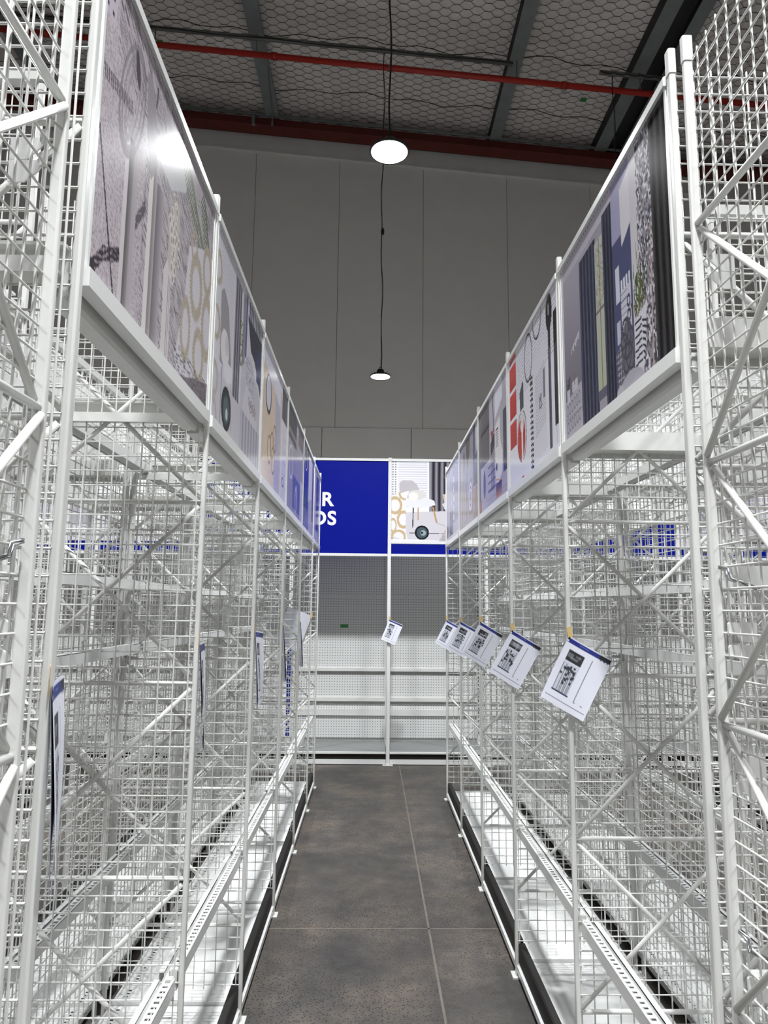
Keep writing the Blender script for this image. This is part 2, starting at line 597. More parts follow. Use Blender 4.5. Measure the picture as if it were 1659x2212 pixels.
for iy, y in enumerate(LY):
    for ix, x in enumerate(LX):
        z = 4.95 if iy < 3 else 4.84
        r = lamp0 if first else copy_tree(lamp0)
        first = False
        r.location = (x, y, z)
        tag(r, lamp_label(ix, iy), 'lamp', 'high bay lamps')
        # suspension chain and cable of this lamp
        zt = roof_z(x) + (-0.05 if iy != 3 else -0.22) - z
        n = 44
        wob = 0.016
        ph_ = random.random()*6
        pts = []
        for k in range(n+1):
            t = k/n
            pts.append((0.006 + wob*math.sin(9*t+ph_)*math.sin(PI*t) + 0.010*math.sin(31*t+ph_), 0.004*math.sin(17*t), 0.10 + (zt-0.10)*t))
        MB().path(pts, 0.007, 6).build('power_cable', 'cable', r)
        ch = MB()
        nl = 60
        for k in range(nl):
            za = 0.145 + (zt-0.145)*k/nl
            zb = 0.145 + (zt-0.145)*(k+1)/nl
            if k % 2:
                ch.tube((-0.004, 0, za), (0.004, 0, zb), 0.0025, 4, False)
            else:
                ch.tube((0.004, 0, za), (-0.004, 0, zb), 0.0025, 4, False)
        c2 = ch.build('chain', 'conduit', r)
        c2['kind'] = 'stuff'
        if iy == 3:
            MB().lathe([(0, -0.05), (0.022, -0.05), (0.026, 0), (0.02, 0.045), (0, 0.045)], 10, (0.01, 0, (zt-0.1)*0.44)).build('plug', 'cable', r)

# ================================================================== UPRIGHT FRAMES
POST_W, POST_D = 0.014, 0.019
me_post = MB().extrude_z(rrect(POST_W, POST_D, 0.004), 0.006, TOP).mesh('post')
me_post.materials.append(M['white'])
me_cap = MB().extrude_z(rrect(POST_W+0.003, POST_D+0.003, 0.0045), TOP-0.045, TOP+0.012).mesh('post_cap')
me_cap.materials.append(M['cap'])
me_foot = MB().box(-0.022, -0.03, 0, 0.022, 0.03, 0.006).mesh('foot_plate')
me_foot.materials.append(M['white'])
BR = 0.0064
me_bar = MB().tube((POST_W/2-0.002, 0, 0), (FW-POST_W/2+0.002, 0, 0), BR, 10).mesh('cross_bar')
me_bar.materials.append(M['white'])
def brace_mesh(dz, up, yo):
    a, b = (0.0085, FW-0.0085)
    z0, z1 = (0.012, dz-0.012) if up else (dz-0.012, 0.012)
    me = MB().tube((a, yo, z0), (b, yo, z1), BR, 10).mesh('brace')
    me.materials.append(M['white'])
    return me
DZ = 0.489
me_br_up = brace_mesh(DZ, True, -0.0066)
me_br_dn = brace_mesh(DZ, False, 0.0066)
WR = 0.0021
def wire_mesh(width, z0, z1, px=0.0405, pz=0.0408, zphase=0.0, axis='x', r=WR, n=6, edge=0.016):
    m = MB()
    nxw = int(round((width - 2*edge)/px))
    for i in range(nxw+1):
        x = edge + (width-2*edge)*i/nxw
        a, b = (x, 0.0022, z0), (x, 0.0022, z1)
        if axis == 'y':
            a, b = (0.0022, x, z0), (0.0022, x, z1)
        m.tube(a, b, r, n, False)
    k = 0
    while True:
        z = z0 + 0.012 + zphase + pz*k
        if z > z1:
            break
        a, b = (0.004, -0.0022, z), (width-0.004, -0.0022, z)
        if axis == 'y':
            a, b = (-0.0022, 0.004, z), (-0.0022, width-0.004, z)
        m.tube(a, b, r, n, False)
        k += 1
    return m
me_fmesh = wire_mesh(FW, 0.12, TOP-0.02).mesh('wire_mesh')
me_fmesh.materials.append(M['wire'])
me_chan = MB().extrude_y([(0.03, 2.094), (FW-0.02, 2.094), (FW-0.02, 2.086), (0.03, 2.086)], -0.026, 0.0).mesh('x')
def channel_mesh():
    m = MB()
    m.box(0.030, -0.040, 2.034, FW-0.02, -0.034, 2.094)
    m.box(0.030, -0.034, 2.088, FW-0.02, -0.014, 2.094)
    m.box(0.030, -0.034, 2.034, FW-0.02, 0.030, 2.040)
    m.box(0.030, 0.026, 2.020, FW-0.02, 0.032, 2.046)
    me = m.mesh('cross_channel')
    me.materials.append(M['white'])
    return me
me_chan = channel_mesh()
def make_frame(channel=True, detail=True):
    r = empty('upright_frame')
    for x in (0.0, FW):
        put('post', me_post, r, (x, 0, 0))
        put('post_cap', me_cap, r, (x, 0, 0))
        put('foot_plate', me_foot, r, (x, 0, 0))
    w = put('wire_mesh', me_fmesh, r, (0, 0.012, 0))
    w['kind'] = 'stuff'
    for z in NODES:
        put('cross_bar', me_bar, r, (0, 0, z))
    if detail:
        for z in NODES[:-1]:
            put('brace', me_br_up, r, (0, 0, z))
            put('brace', me_br_dn, r, (0, 0, z))
    if channel:
        put('cross_channel', me_chan, r)
    return r
me_toprail = MB().box(-0.012, -0.018, TOP-0.020, FW+0.012, 0.018, TOP+0.013).mesh('top_rail')
me_toprail.materials.append(M['white'])
frame0 = make_frame()
remember(frame0)
_used = [False]
def place_frame(x, y, rz, label, group, src=None):
    if src:
        r = copy_tree(src)
        r.location = (x, y, 0)
        r.rotation_euler = (0, 0, rz)
        return tag(r, label, 'upright frame', group)
    r = frame0 if not _used[0] else copy_tree(frame0)
    _used[0] = True
    r.location = (x, y, 0)
    r.rotation_euler = (0, 0, rz)
    tag(r, label, 'upright frame', group)
    return r
# nearside rows along the aisle, then the frames standing back to back with them
# (local +x points away from the aisle; rotating by pi mirrors it for the row on the other side)
for i, y in enumerate(YLF):
    place_frame(XL, y, PI, 'white wire-mesh upright frame at the aisle edge, %s along %s' % (ORD[i], ROWNAME['L']), 'upright frames of the rug-poster row')
for i, y in enumerate(YRF):
    place_frame(XR, y, 0, 'white wire-mesh upright frame at the aisle edge, %s along %s' % (ORD[i], ROWNAME['R']), 'upright frames of the navy-curtain-poster row')
XL2, XR2 = XL - 2*FW - GAP, XR + 2*FW + GAP
for i, y in enumerate(YLF[1:]):
    fr = place_frame(XL2, y, 0, 'white wire-mesh upright frame behind the spine mesh, %s along %s' % (ORD[i+1], ROWNAME['L']), 'rear upright frames of the rug-poster row')
    if i == 0:
        fr.scale.z = 3.10/2.712
        put('top_rail', me_toprail, fr)
for i, y in enumerate(YRF):
    fr = place_frame(XR2, y, PI, 'white wire-mesh upright frame behind the spine mesh, %s along %s' % (ORD[i], ROWNAME['R']), 'rear upright frames of the navy-curtain-poster row')
    if i == 1:
        fr.scale.z = 2.91/2.712
        put('top_rail', me_toprail, fr)
# rows beyond the next aisles: only their far ends come into view
XL3, XR3 = XL2 - 1.1, XR2 + 1.1
for i, y in enumerate((4.2, 5.1, 6.0)):
    nth = ['nearest', 'middle', 'farthest'][i]
    place_frame(XL3, y, PI, 'white upright frame, %s in the far row beyond the rug-poster row' % nth, 'upright frames of the far row beyond the rug-poster row')
    place_frame(XR3, y+0.1, 0, 'white upright frame, %s in the far row beyond the navy-curtain-poster row' % nth, 'upright frames of the far row beyond the navy-curtain-poster row')
# end-of-row units: their side frames stand parallel to the aisle
fr = make_frame(channel=False)
fr.location = (-0.486, 1.0-FW, 0)
fr.rotation_euler = (0, 0, PI/2)
tag(fr, 'nearest white mesh frame turned along the aisle before the rug poster', 'upright frame', 'end unit side frames')
fr = make_frame(channel=False)
fr.location = (0.648, 1.312, 0)
fr.rotation_euler = (0, 0, -PI/2)
tag(fr, 'nearest white mesh frame turned along the aisle before the navy curtain poster', 'upright frame', 'end unit side frames')

# ================================================================== SLOTTED BEAMS
def slot_beam_meshes(L):
    m = MB()
    h = L/2
    m.box(0, -h, -0.036, 0.002, h, 0.0)
    m.box(0.0, -h, -0.002, 0.007, h, 0.0)
    m.box(0.020, -h, -0.002, 0.026, h, 0.0)
    n = int(L/0.0225)
    p = L/n
    for k in range(n):
        y0 = -h + k*p
        m.box(0.007, y0, -0.002, 0.020, y0 + p*0.56, 0.0)
    m.box(0.024, -h, -0.020, 0.026, h, -0.002)
    m.box(0.026, -h, -0.020, 0.036, h, -0.018)
    m.box(0.036, -h, -0.036, 0.038, h, -0.003)
    m.box(0.036, -h, -0.005, 0.052, h, -0.003)
    m.box(0.050, -h, -0.036, 0.052, h, -0.005)
    a = m.mesh('slotted_rail')
    a.materials.append(M['rail'])
    b = MB().box(0.002, -h, -0.034, 0.024, h, -0.026).mesh('slot_shade')  # near-black insert: shade inside the slots put into the colour
    b.materials.append(M['dark'])
    c = MB()
    for s in (-1, 1):
        c.box(0.004, s*h - (0.004 if s > 0 else 0.012), -0.05, 0.022, s*h + (0.012 if s > 0 else 0.004), 0.004)
    e1 = MB().box(0.004, -h-0.004, -0.045, 0.022, -h+0.014, 0.003).mesh('end_clip')
    e2 = MB().box(0.004, h-0.014, -0.045, 0.022, h+0.004, 0.003).mesh('end_clip')
    for e in (e1, e2):
        e.materials.append(M['white'])
    return a, b, e1, e2
_bm = {}
def slot_beam(x, y, z, rz, L, label, group):
    key = round(L, 3)
    if key not in _bm:
        _bm[key] = slot_beam_meshes(L)
    r = empty('shelf_rail', (x, y, z), rz)
    a, b, e1, e2 = _bm[key]
    put('slotted_rail', a, r)
    if z < 1.0:
        put('slot_shade', b, r)
    put('end_clip', e1, r)
    put('end_clip', e2, r)
    tag(r, label, 'shelf beam', group)
    return r
def bays(ys):
    return [((a+b)/2, b-a) for a, b in zip(ys[:-1], ys[1:])]
HT = [(0.595, 'knee-high'), (1.372, 'chest-high'), (1.615, 'head-high'), (2.085, 'overhead')]
for side, ys, x, rz in (('L', YLF, XL, PI), ('R', YRF, XR, 0)):
    sg = -1 if side == 'L' else 1
    for i, (yc, L) in enumerate(bays(ys)):
        slot_beam(x + sg*0.012, yc, 0.595, rz, L-0.036, 'white slotted shelf beam low along the aisle edge, %s bay of %s' % (ORD[i], ROWNAME[side]), 'aisle-side shelf beams')
        for z, hn in HT:
            slot_beam(x + sg*(FW-0.066), yc, z, rz, L-0.036, 'white slotted %s beam at the spine, %s bay of %s' % (hn, ORD[i], ROWNAME[side]), 'spine shelf beams')
for side, ys, x, rz in (('L', YLF[1:], XL2, 0), ('R', YRF, XR2, PI)):
    sg = 1 if side == 'L' else -1
    for i, (yc, L) in enumerate(bays(ys)):
        slot_beam(x + sg*0.012, yc, 0.595, rz, L-0.036, 'white slotted shelf beam low along the hidden side, %s bay of %s' % (ORD[i], ROWNAME[side]), 'hidden-side shelf beams')

# ================================================================== SPINE MESH PANELS
_sp = {}
def spine_panel(x, yc, L, label, group):
    key = round(L, 3)
    if key not in _sp:
        me = wire_mesh(L-0.04, 0.10, 2.315, px=0.041, pz=0.0408, axis='y').mesh('wire_mesh')
        me.materials.append(M['wire'])
        tr = MB().box(-0.010, 0.0, 2.312, 0.010, L-0.04, 2.334).mesh('top_rail')
        tr.materials.append(M['rail'])
        st_ = MB().box(-0.006, 0.0, 0.10, 0.006, 0.008, 2.312).mesh('side_stile')
        st_.materials.append(M['white'])
        _sp[key] = (me, tr, st_)
    me, tr, st_ = _sp[key]
    r = empty('spine_mesh_panel', (x, yc-(L-0.04)/2, 0))
    w = put('wire_mesh', me, r)
    w['kind'] = 'stuff'
    put('top_rail', tr, r)
    put('side_stile', st_, r)
    put('side_stile', st_, r, (0, L-0.048, 0))
    tag(r, label, 'mesh panel', group)
for side, ys, x in (('L', YLF, XL - FW - GAP/2), ('R', YRF, XR + FW + GAP/2)):
    for i, (yc, L) in enumerate(bays(ys)):
        spine_panel(x, yc, L, 'white wire back panel along the spine, %s bay of %s' % (ORD[i], ROWNAME[side]), 'spine mesh panels')

# ================================================================== BASE DECKS AND KICK RAILS
_dk = {}
def deck(x, yc, L, rz, label, group):
    key = round(L, 3)
    if key not in _dk:
        h = L/2 - 0.003
        a = MB().box(0.034, -h, 0.030, FW-0.02, h, 0.055)
        me = a.mesh('tray')
        me.materials.append(M['deck'])
        s = MB()
        n = int(2*h/0.022)
        for k in range(n):
            if k % 9 == 8:
                continue
            y0 = -h + 0.02 + k*(2*h-0.04)/n
            s.box(FW-0.068, y0, 0.0545, FW-0.056, y0+0.008, 0.0556)
        sm = s.mesh('slot_row')
        sm.materials.append(M['dark'])
        lip = MB().box(0.034, h-0.003, 0.055, FW-0.02, h, 0.068).mesh('end_lip')
        lip.materials.append(M['deck'])
        _dk[key] = (me, sm, lip)
    me, sm, lip = _dk[key]
    r = empty('base_deck', (x, yc, 0), rz)
    put('tray', me, r)
    q = put('slot_row', sm, r)
    q['kind'] = 'stuff'
    put('end_lip', lip, r)
    tag(r, label, 'base shelf', group)
_kk = {}
def kick(x, yc, L, rz, label, group):
    key = round(L, 3)
    if key not in _kk:
        h = L/2 - 0.018
        b = MB().extrude_y([(0.004, 0.062), (0.004, 0.130), (0.010, 0.134), (0.030, 0.136), (0.033, 0.131), (0.033, 0.062)], -h, h).mesh('black_strip')
        b.materials.append(M['black'])
        w = MB().extrude_y([(-0.004, 0.026), (-0.004, 0.050), (0.006, 0.058), (0.020, 0.060), (0.020, 0.026)], -h, h).mesh('white_skirting')
        w.materials.append(M['rail'])
        g = MB().box(0.006, -h, 0.0, 0.016, h, 0.026).mesh('floor_gap_shade')  # dark strip painted as the shaded floor gap under the skirting
        g.materials.append(M['dark'])
        _kk[key] = (b, w, g)
    b, w, g = _kk[key]
    r = empty('kick_rail', (x, yc, 0), rz)
    put('black_strip', b, r)
    put('white_skirting', w, r)
    put('gap_shade_strip', g, r)
    tag(r, label, 'kick rail', group)
for side, ys, x, rz in (('L', YLF, XL, PI), ('R', YRF, XR, 0)):
    for i, (yc, L) in enumerate(bays(ys)):
        deck(x, yc, L, rz, 'white base shelf by the aisle, %s bay of %s' % (ORD[i], ROWNAME[side]), 'aisle-side base shelves')
        kick(x, yc, L, rz, 'black-topped kick rail along the aisle floor, %s bay of %s' % (ORD[i], ROWNAME[side]), 'kick rails')
for side, ys, x, rz in (('L', YLF[1:], XL2, 0), ('R', YRF, XR2, PI)):
    for i, (yc, L) in enumerate(bays(ys)):
        deck(x, yc, L, rz, 'white base shelf beyond the spine, %s bay of %s' % (ORD[i], ROWNAME[side]), 'hidden-side base shelves')
        kick(x, yc, L, rz, 'black-topped kick rail on the hidden side, %s bay of %s' % (ORD[i], ROWNAME[side]), 'hidden-side kick rails')
for side, x, rz, y0 in (('L', XL3, PI, 4.2), ('R', XR3, 0, 4.3)):
    for i in range(2):
        deck(x, y0+0.45+0.9*i, 0.9, rz, 'white base shelf, %s in the far row beyond %s' % (('nearer', 'farther')[i], ROWNAME[side]), 'far row base shelves')
        kick(x, y0+0.45+0.9*i, 0.9, rz, 'black-topped kick rail, %s in the far row beyond %s' % (('nearer', 'farther')[i], ROWNAME[side]), 'far row kick rails')

# end-unit shelf hooks and beams (their lugs grip the nearest mesh frames)
def end_bracket(x, y, z, sg, label, long=False):
    """shelf bracket with a rounded lug hooked over the mesh beside the post"""
    r = empty('end_shelf_bracket', (x + sg*0.016, y, z))
    w = 0.98 if long else 0.055
    b = MB()
    if long:
        b.box(min(0, sg*w), -0.030, -0.040, max(0, sg*w), -0.026, 0.0)
        b.box(min(0, sg*w), -0.026, -0.004, max(0, sg*w), -0.002, 0.0)
        b.build('beam', 'rail', r, (sg*0.010, 0.012, 0.006))
    else:
        pts = [(0.0, 0.010), (w, 0.010), (w, -0.026), (w*0.55, -0.026), (0.010, -0.008)]
        vs = [(sg*px, -0.006, pz) for px, pz in pts] + [(sg*px, -0.003, pz) for px, pz in pts]
        n = len(pts)
        b.add(vs, [tuple(range(n)), tuple(reversed(range(n, 2*n)))] + [(k, n+k, n+(k+1) % n, (k+1) % n) for k in range(n)])
        b.build('arm', 'rail', r)
    for q in range(2 if long else 1):
        h = MB()
        pts = []
        for k in range(9):
            t = PI + PI*k/8
            pts.append((0.0048*math.cos(t), -0.008 + 0.0048*math.sin(t)))
        for k in range(9):
            t = PI*k/8
            pts.append((0.0048*math.cos(t), 0.006 + 0.0048*math.sin(t)))
        n = len(pts)
        ox = sg*(q*0.013 - 0.004)
        vs = [(ox+px, -0.026, pz) for px, pz in pts] + [(ox+px, -0.021, pz) for px, pz in pts]
        h.add(vs, [tuple(range(n)), tuple(reversed(range(n, 2*n)))] + [(k, n+k, n+(k+1) % n, (k+1) % n) for k in range(n)])
        h.build('hook_lug', 'white', r)
    tag(r, label, 'shelf bracket', 'end unit shelf brackets')
BRK = ((2.217, 'topmost'), (2.180, 'second highest'), (1.597, 'long head-high'), (1.488, 'upper chest-high'), (1.447, 'lower chest-high'), (1.247, 'upper waist-high'), (1.207, 'lower waist-high'))
for z, nm in BRK:
    end_bracket(-0.488, 1.0, z, -1, 'white hooked shelf bracket, %s on the mesh frame before the rug poster' % nm, 'long' in nm)
    end_bracket(0.648, 1.312, z, 1, 'white hooked shelf bracket, %s on the mesh frame before the navy curtain poster' % nm, 'long' in nm)
end_bracket(0.648, 1.312, 0.886, 1, 'white hooked shelf bracket, long and lowest on the mesh frame before the navy curtain poster', True)
def wire_clip(loc, sg, label):
    m = MB()
    m.path([(0.0, 0.004, 0.01), (0.006*sg, -0.012, 0.004), (0.004*sg, -0.02, -0.012), (0.03*sg, -0.028, -0.022), (0.055*sg, -0.02, -0.03)], 0.0022, 6)
    m.path([(0.0, 0.004, 0.014), (0.009*sg, -0.014, 0.008), (0.008*sg, -0.022, -0.010), (0.034*sg, -0.03, -0.019), (0.058*sg, -0.024, -0.028)], 0.0022, 6)
    o = m.build('wire_clip', 'chrome', None, loc)
    tag(o, label, 'clip')
wire_clip((-0.486, 0.98, 1.595), -1, 'chrome wire clip on the mesh frame before the rug poster')
wire_clip((0.648, 1.292, 1.588), 1, 'upper chrome wire clip on the mesh frame before the navy curtain poster')
wire_clip((0.648, 1.292, 0.955), 1, 'lower chrome wire clip on the mesh frame before the navy curtain poster')

# ================================================================== PRINTED ARTWORK (flat prints, painted as ink colours)
class Art:
    def __init__(self, nu, nv, bg, asp):
        self.nu, self.nv, self.asp = nu, nv, asp
        self.U, self.V = np.meshgrid((np.arange(nu)+0.5)/nu, (np.arange(nv)+0.5)/nv)
        self.C = np.empty((nv, nu, 3))
        self.C[:] = bg
    def put(self, m, col, a=1.0):
        m = np.clip(m.astype(float)*a, 0, 1)[..., None]
        self.C = self.C*(1-m) + np.array(col, float)*m
    def rect(self, u0, v0, u1, v1, col, a=1.0):
        self.put((self.U >= u0) & (self.U < u1) & (self.V >= v0) & (self.V < v1), col, a)
    def ell(self, cu, cv, ru, rv, col, a=1.0, rot=0.0):
        x, y = (self.U-cu)*self.asp, self.V-cv
        c, s = math.cos(rot), math.sin(rot)
        d = ((c*x+s*y)/(ru*self.asp))**2 + ((-s*x+c*y)/rv)**2
        self.put(d < 1, col, a)
    def ring(self, cu, cv, ru, rv, w, col, a=1.0, rot=0.0):
        x, y = (self.U-cu)*self.asp, self.V-cv
        c, s = math.cos(rot), math.sin(rot)
        d = np.sqrt(((c*x+s*y)/(ru*self.asp))**2 + ((-s*x+c*y)/rv)**2)
        self.put((d < 1) & (d > 1-w), col, a)
    def poly(self, pts, col, a=1.0):
        m = np.zeros(self.U.shape, bool)
        n = len(pts)
        for i in range(n):
            (x1, y1), (x2, y2) = pts[i], pts[(i+1) % n]
            if y1 == y2:
                continue
            c = ((y1 > self.V) != (y2 > self.V)) & (self.U < (x2-x1)*(self.V-y1)/(y2-y1) + x1)
            m ^= c
        self.put(m, col, a)
        return m
    def line(self, u0, v0, u1, v1, w, col, a=1.0):
        ax, ay, bx, by = u0*self.asp, v0, u1*self.asp, v1
        x, y = self.U*self.asp, self.V
        dx, dy = bx-ax, by-ay
        t = np.clip(((x-ax)*dx+(y-ay)*dy)/(dx*dx+dy*dy+1e-9), 0, 1)
        d = np.hypot(x-ax-t*dx, y-ay-t*dy)
        self.put(d < w/2, col, a)
    def folds(self, u0, v0, u1, v1, c1, c2, n, ph=0.0):
        m = (self.U >= u0) & (self.U < u1) & (self.V >= v0) & (self.V < v1)
        t = 0.5+0.5*np.sin(2*PI*n*(self.U-u0)/(u1-u0)+ph + 0.3*np.sin(self.V*5))
        col = np.array(c1)*(1-t[..., None]) + np.array(c2)*t[..., None]
        self.C = np.where(m[..., None], col, self.C)
    def grad(self, u0, v0, u1, v1, c1, c2, vert=True):
        m = (self.U >= u0) & (self.U < u1) & (self.V >= v0) & (self.V < v1)
        t = ((self.V-v0)/(v1-v0) if vert else (self.U-u0)/(u1-u0))[..., None]
        self.C = np.where(m[..., None], np.array(c1)*(1-t)+np.array(c2)*t, self.C)
    def speck(self, u0, v0, u1, v1, col, dens, a=1.0, stretch=(1, 1), rotdir=None):
        h, w = max(2, int(self.nv/stretch[1])), max(2, int(self.nu/stretch[0]))
        n = RNG.random((h, w))
        iy = (np.arange(self.nv)*h//self.nv)
        ix = (np.arange(self.nu)*w//self.nu)
        n = n[iy][:, ix]
        if rotdir:
            sh = (np.arange(self.nu)*rotdir).astype(int)
            n = np.stack([np.roll(n[:, i], sh[i]) for i in range(self.nu)], 1)
        m = (self.U >= u0) & (self.U < u1) & (self.V >= v0) & (self.V < v1) & (n < dens)
        self.put(m, col, a)
    def dots(self, u0, v0, u1, v1, nu, nv, r, col, a=1.0):
        cu, cv = (u1-u0)/nu, (v1-v0)/nv
        m = (self.U >= u0) & (self.U < u1) & (self.V >= v0) & (self.V < v1)
        x = (((self.U-u0)/cu) % 1-0.5)*cu*self.asp
        y = (((self.V-v0)/cv) % 1-0.5)*cv
        self.put(m & (np.hypot(x, y) < r), col, a)
    def fringe(self, cu, cv, ru, rv, col, col2, n=40, w0=0.62):
        x, y = (self.U-cu)/ru, (self.V-cv)/rv
        d, t = np.hypot(x, y), np.arctan2(y, x)
        jag = 0.06*np.sin(t*n)
        m = (d < 1+jag) & (d > w0+jag)
        self.put(m, col)
        self.put(m & (np.sin(t*n*1.3+d*6) > 0.35), col2)

def art_rug(a):
    a.C[:] = (176, 170, 175)
    a.speck(0.28, 0, 1, 1, (92, 86, 92), 0.30, 0.7, (9, 1), 0.55)
    a.speck(0.28, 0, 1, 1, (205, 200, 205), 0.2, 0.5, (6, 1), 0.55)
    a.rect(0, 0, 0.29, 1, (182, 174, 180))
    a.speck(0, 0, 0.30, 1, (118, 110, 118), 0.22, 0.6)
    a.speck(0, 0, 0.30, 1, (212, 205, 210), 0.2, 0.4)
    a.poly([(0.06, 0), (0.30, 0), (1.0, 0), (1.0, 0.02), (0.42, 0.30), (0.32, 0.24), (0.12, 0.26), (0.08, 0.16)], (172, 165, 171), 0.8)
    a.speck(0.08, 0, 0.6, 0.26, (84, 78, 86), 0.30, 0.7, (10, 1), 0.6)
    a.rect(0, 0, 0.065, 0.2, (188, 180, 190))
    a.dots(0, 0.0, 0.06, 0.20, 2, 4, 0.008, (60, 55, 60))
    pts = [(0.0, 0.98), (0.03, 0.95), (0.07, 0.89), (0.12, 0.86), (0.16, 0.83)]
    for p, q in zip(pts[:-1], pts[1:]):
        for k in range(7):
            t = k/7
            u, v = p[0]+(q[0]-p[0])*t, p[1]+(q[1]-p[1])*t
            a.line(u, v-0.018, u+0.006, v+0.018, 0.008, (52, 46, 54), 0.9)
    for k in range(26):
        t = k/25
        u, v = 0.015+0.13*t, 0.55+0.45*t
        a.line(u, v, u+0.004, v+0.022, 0.009, (58, 52, 60), 0.9)
    for k in range(16):
        t = k/15
        a.line(0.02+0.16*t, 0.36-0.05*t, 0.028+0.16*t, 0.395-0.05*t, 0.009, (92, 86, 94), 0.9)
        a.line(0.21+0.09*t, 0.70-0.16*t, 0.214+0.09*t, 0.74-0.16*t, 0.009, (92, 86, 94), 0.9)
    a.grad(0.160, 0.42, 0.182, 1, (205, 200, 203), (196, 190, 192))
    a.grad(0.182, 0.42, 0.215, 1, (92, 88, 92), (150, 145, 148), False)
    a.grad(0.215, 0.42, 0.245, 1, (165, 160, 163), (178, 172, 176), False)
    a.rect(0.325, 0.36, 0.352, 1, (212, 206, 206))
    a.grad(0.352, 0.36, 0.385, 1, (128, 122, 122), (176, 170, 172), False)
    a.grad(0.385, 0.4, 0.44, 1, (118, 112, 118), (170, 164, 170), False)
    # whisk
    for k, (ru, rv) in enumerate(((0.075, 0.22), (0.055, 0.2), (0.035, 0.17), (0.016, 0.17))):
        a.ring(0.185, 0.30, ru, rv, 0.13 if k < 2 else 0.2, (126+10*k, 121+10*k, 128+10*k), 0.75, 0.25)
    a.ell(0.205, 0.17, 0.014, 0.06, (70, 66, 72), 0.9, -0.3)
    # spatula
    a.poly([(0.27, 0.10), (0.30, 0.09), (0.335, 0.14), (0.375, 0.36), (0.33, 0.44), (0.285, 0.3)], (140, 136, 142), 0.9)
    a.line(0.35, 0.08, 0.345, 0.15, 0.014, (84, 78, 86))
    # fern tip catching the light and feather leaf
    a.poly([(0.40, 0.30), (0.58, 0.12), (0.66, 0.08), (0.64, 0.22), (0.5, 0.33)], (196, 198, 200), 0.9)
    for k in range(22):
        t = k/21
        u, v = 0.64+0.22*t, 0.08+0.24*t
        a.line(u, v, u-0.035, v+0.075, 0.007, (104, 120, 92), 0.9)
        a.line(u, v, u+0.05, v+0.02, 0.007, (112, 126, 100), 0.85)
    for k in range(18):
        t = k/17
        u, v = 0.84+0.12*t, 0.06+0.28*t
        a.line(u, v, u-0.03, v+0.06, 0.008, (84, 100, 74), 0.9)
        a.line(u, v, u+0.035, v+0.03, 0.008, (96, 112, 84), 0.9)
    # artichoke stem and bulb
    a.poly([(0.47, 0.66), (0.50, 0.60), (0.535, 0.63), (0.545, 1), (0.475, 1)], (206, 200, 202))
    a.line(0.515, 0.66, 0.515, 1, 0.008, (96, 90, 92))
    a.line(0.528, 0.66, 0.530, 1, 0.005, (130, 124, 126))
    a.ell(0.545, 0.48, 0.045, 0.16, (190, 183, 178), 0.95, 0.2)
    for k in range(34):
        u, v = 0.545+RNG.normal()*0.022, 0.48+RNG.normal()*0.07
        a.ring(u, v, 0.012, 0.024, 0.35, (214, 208, 202))
        a.ell(u, v, 0.006, 0.014, (150, 143, 138), 0.8)
    # cushion with gold rings
    a.poly([(0.70, 0.40), (0.86, 0.30), (1.0, 0.26), (1.0, 0.86), (0.80, 0.93), (0.64, 0.97), (0.60, 0.92), (0.67, 0.7)], (202, 199, 206))
    for cu, cv, ru, rv in ((0.80, 0.52, 0.075, 0.15), (0.93, 0.36, 0.06, 0.12), (0.95, 0.62, 0.07, 0.16), (0.70, 0.76, 0.055, 0.14), (0.86, 0.80, 0.07, 0.13), (0.76, 0.36, 0.04, 0.07)):
        a.fringe(cu, cv, ru, rv, (182, 172, 158), (160, 148, 132))
    a.poly([(0.66, 0.98), (0.80, 0.92), (1.0, 0.86), (1.0, 1), (0.6, 1)], (120, 114, 120))
    a.speck(0.6, 0.86, 1, 1, (80, 75, 82), 0.3, 0.6, (6, 1))

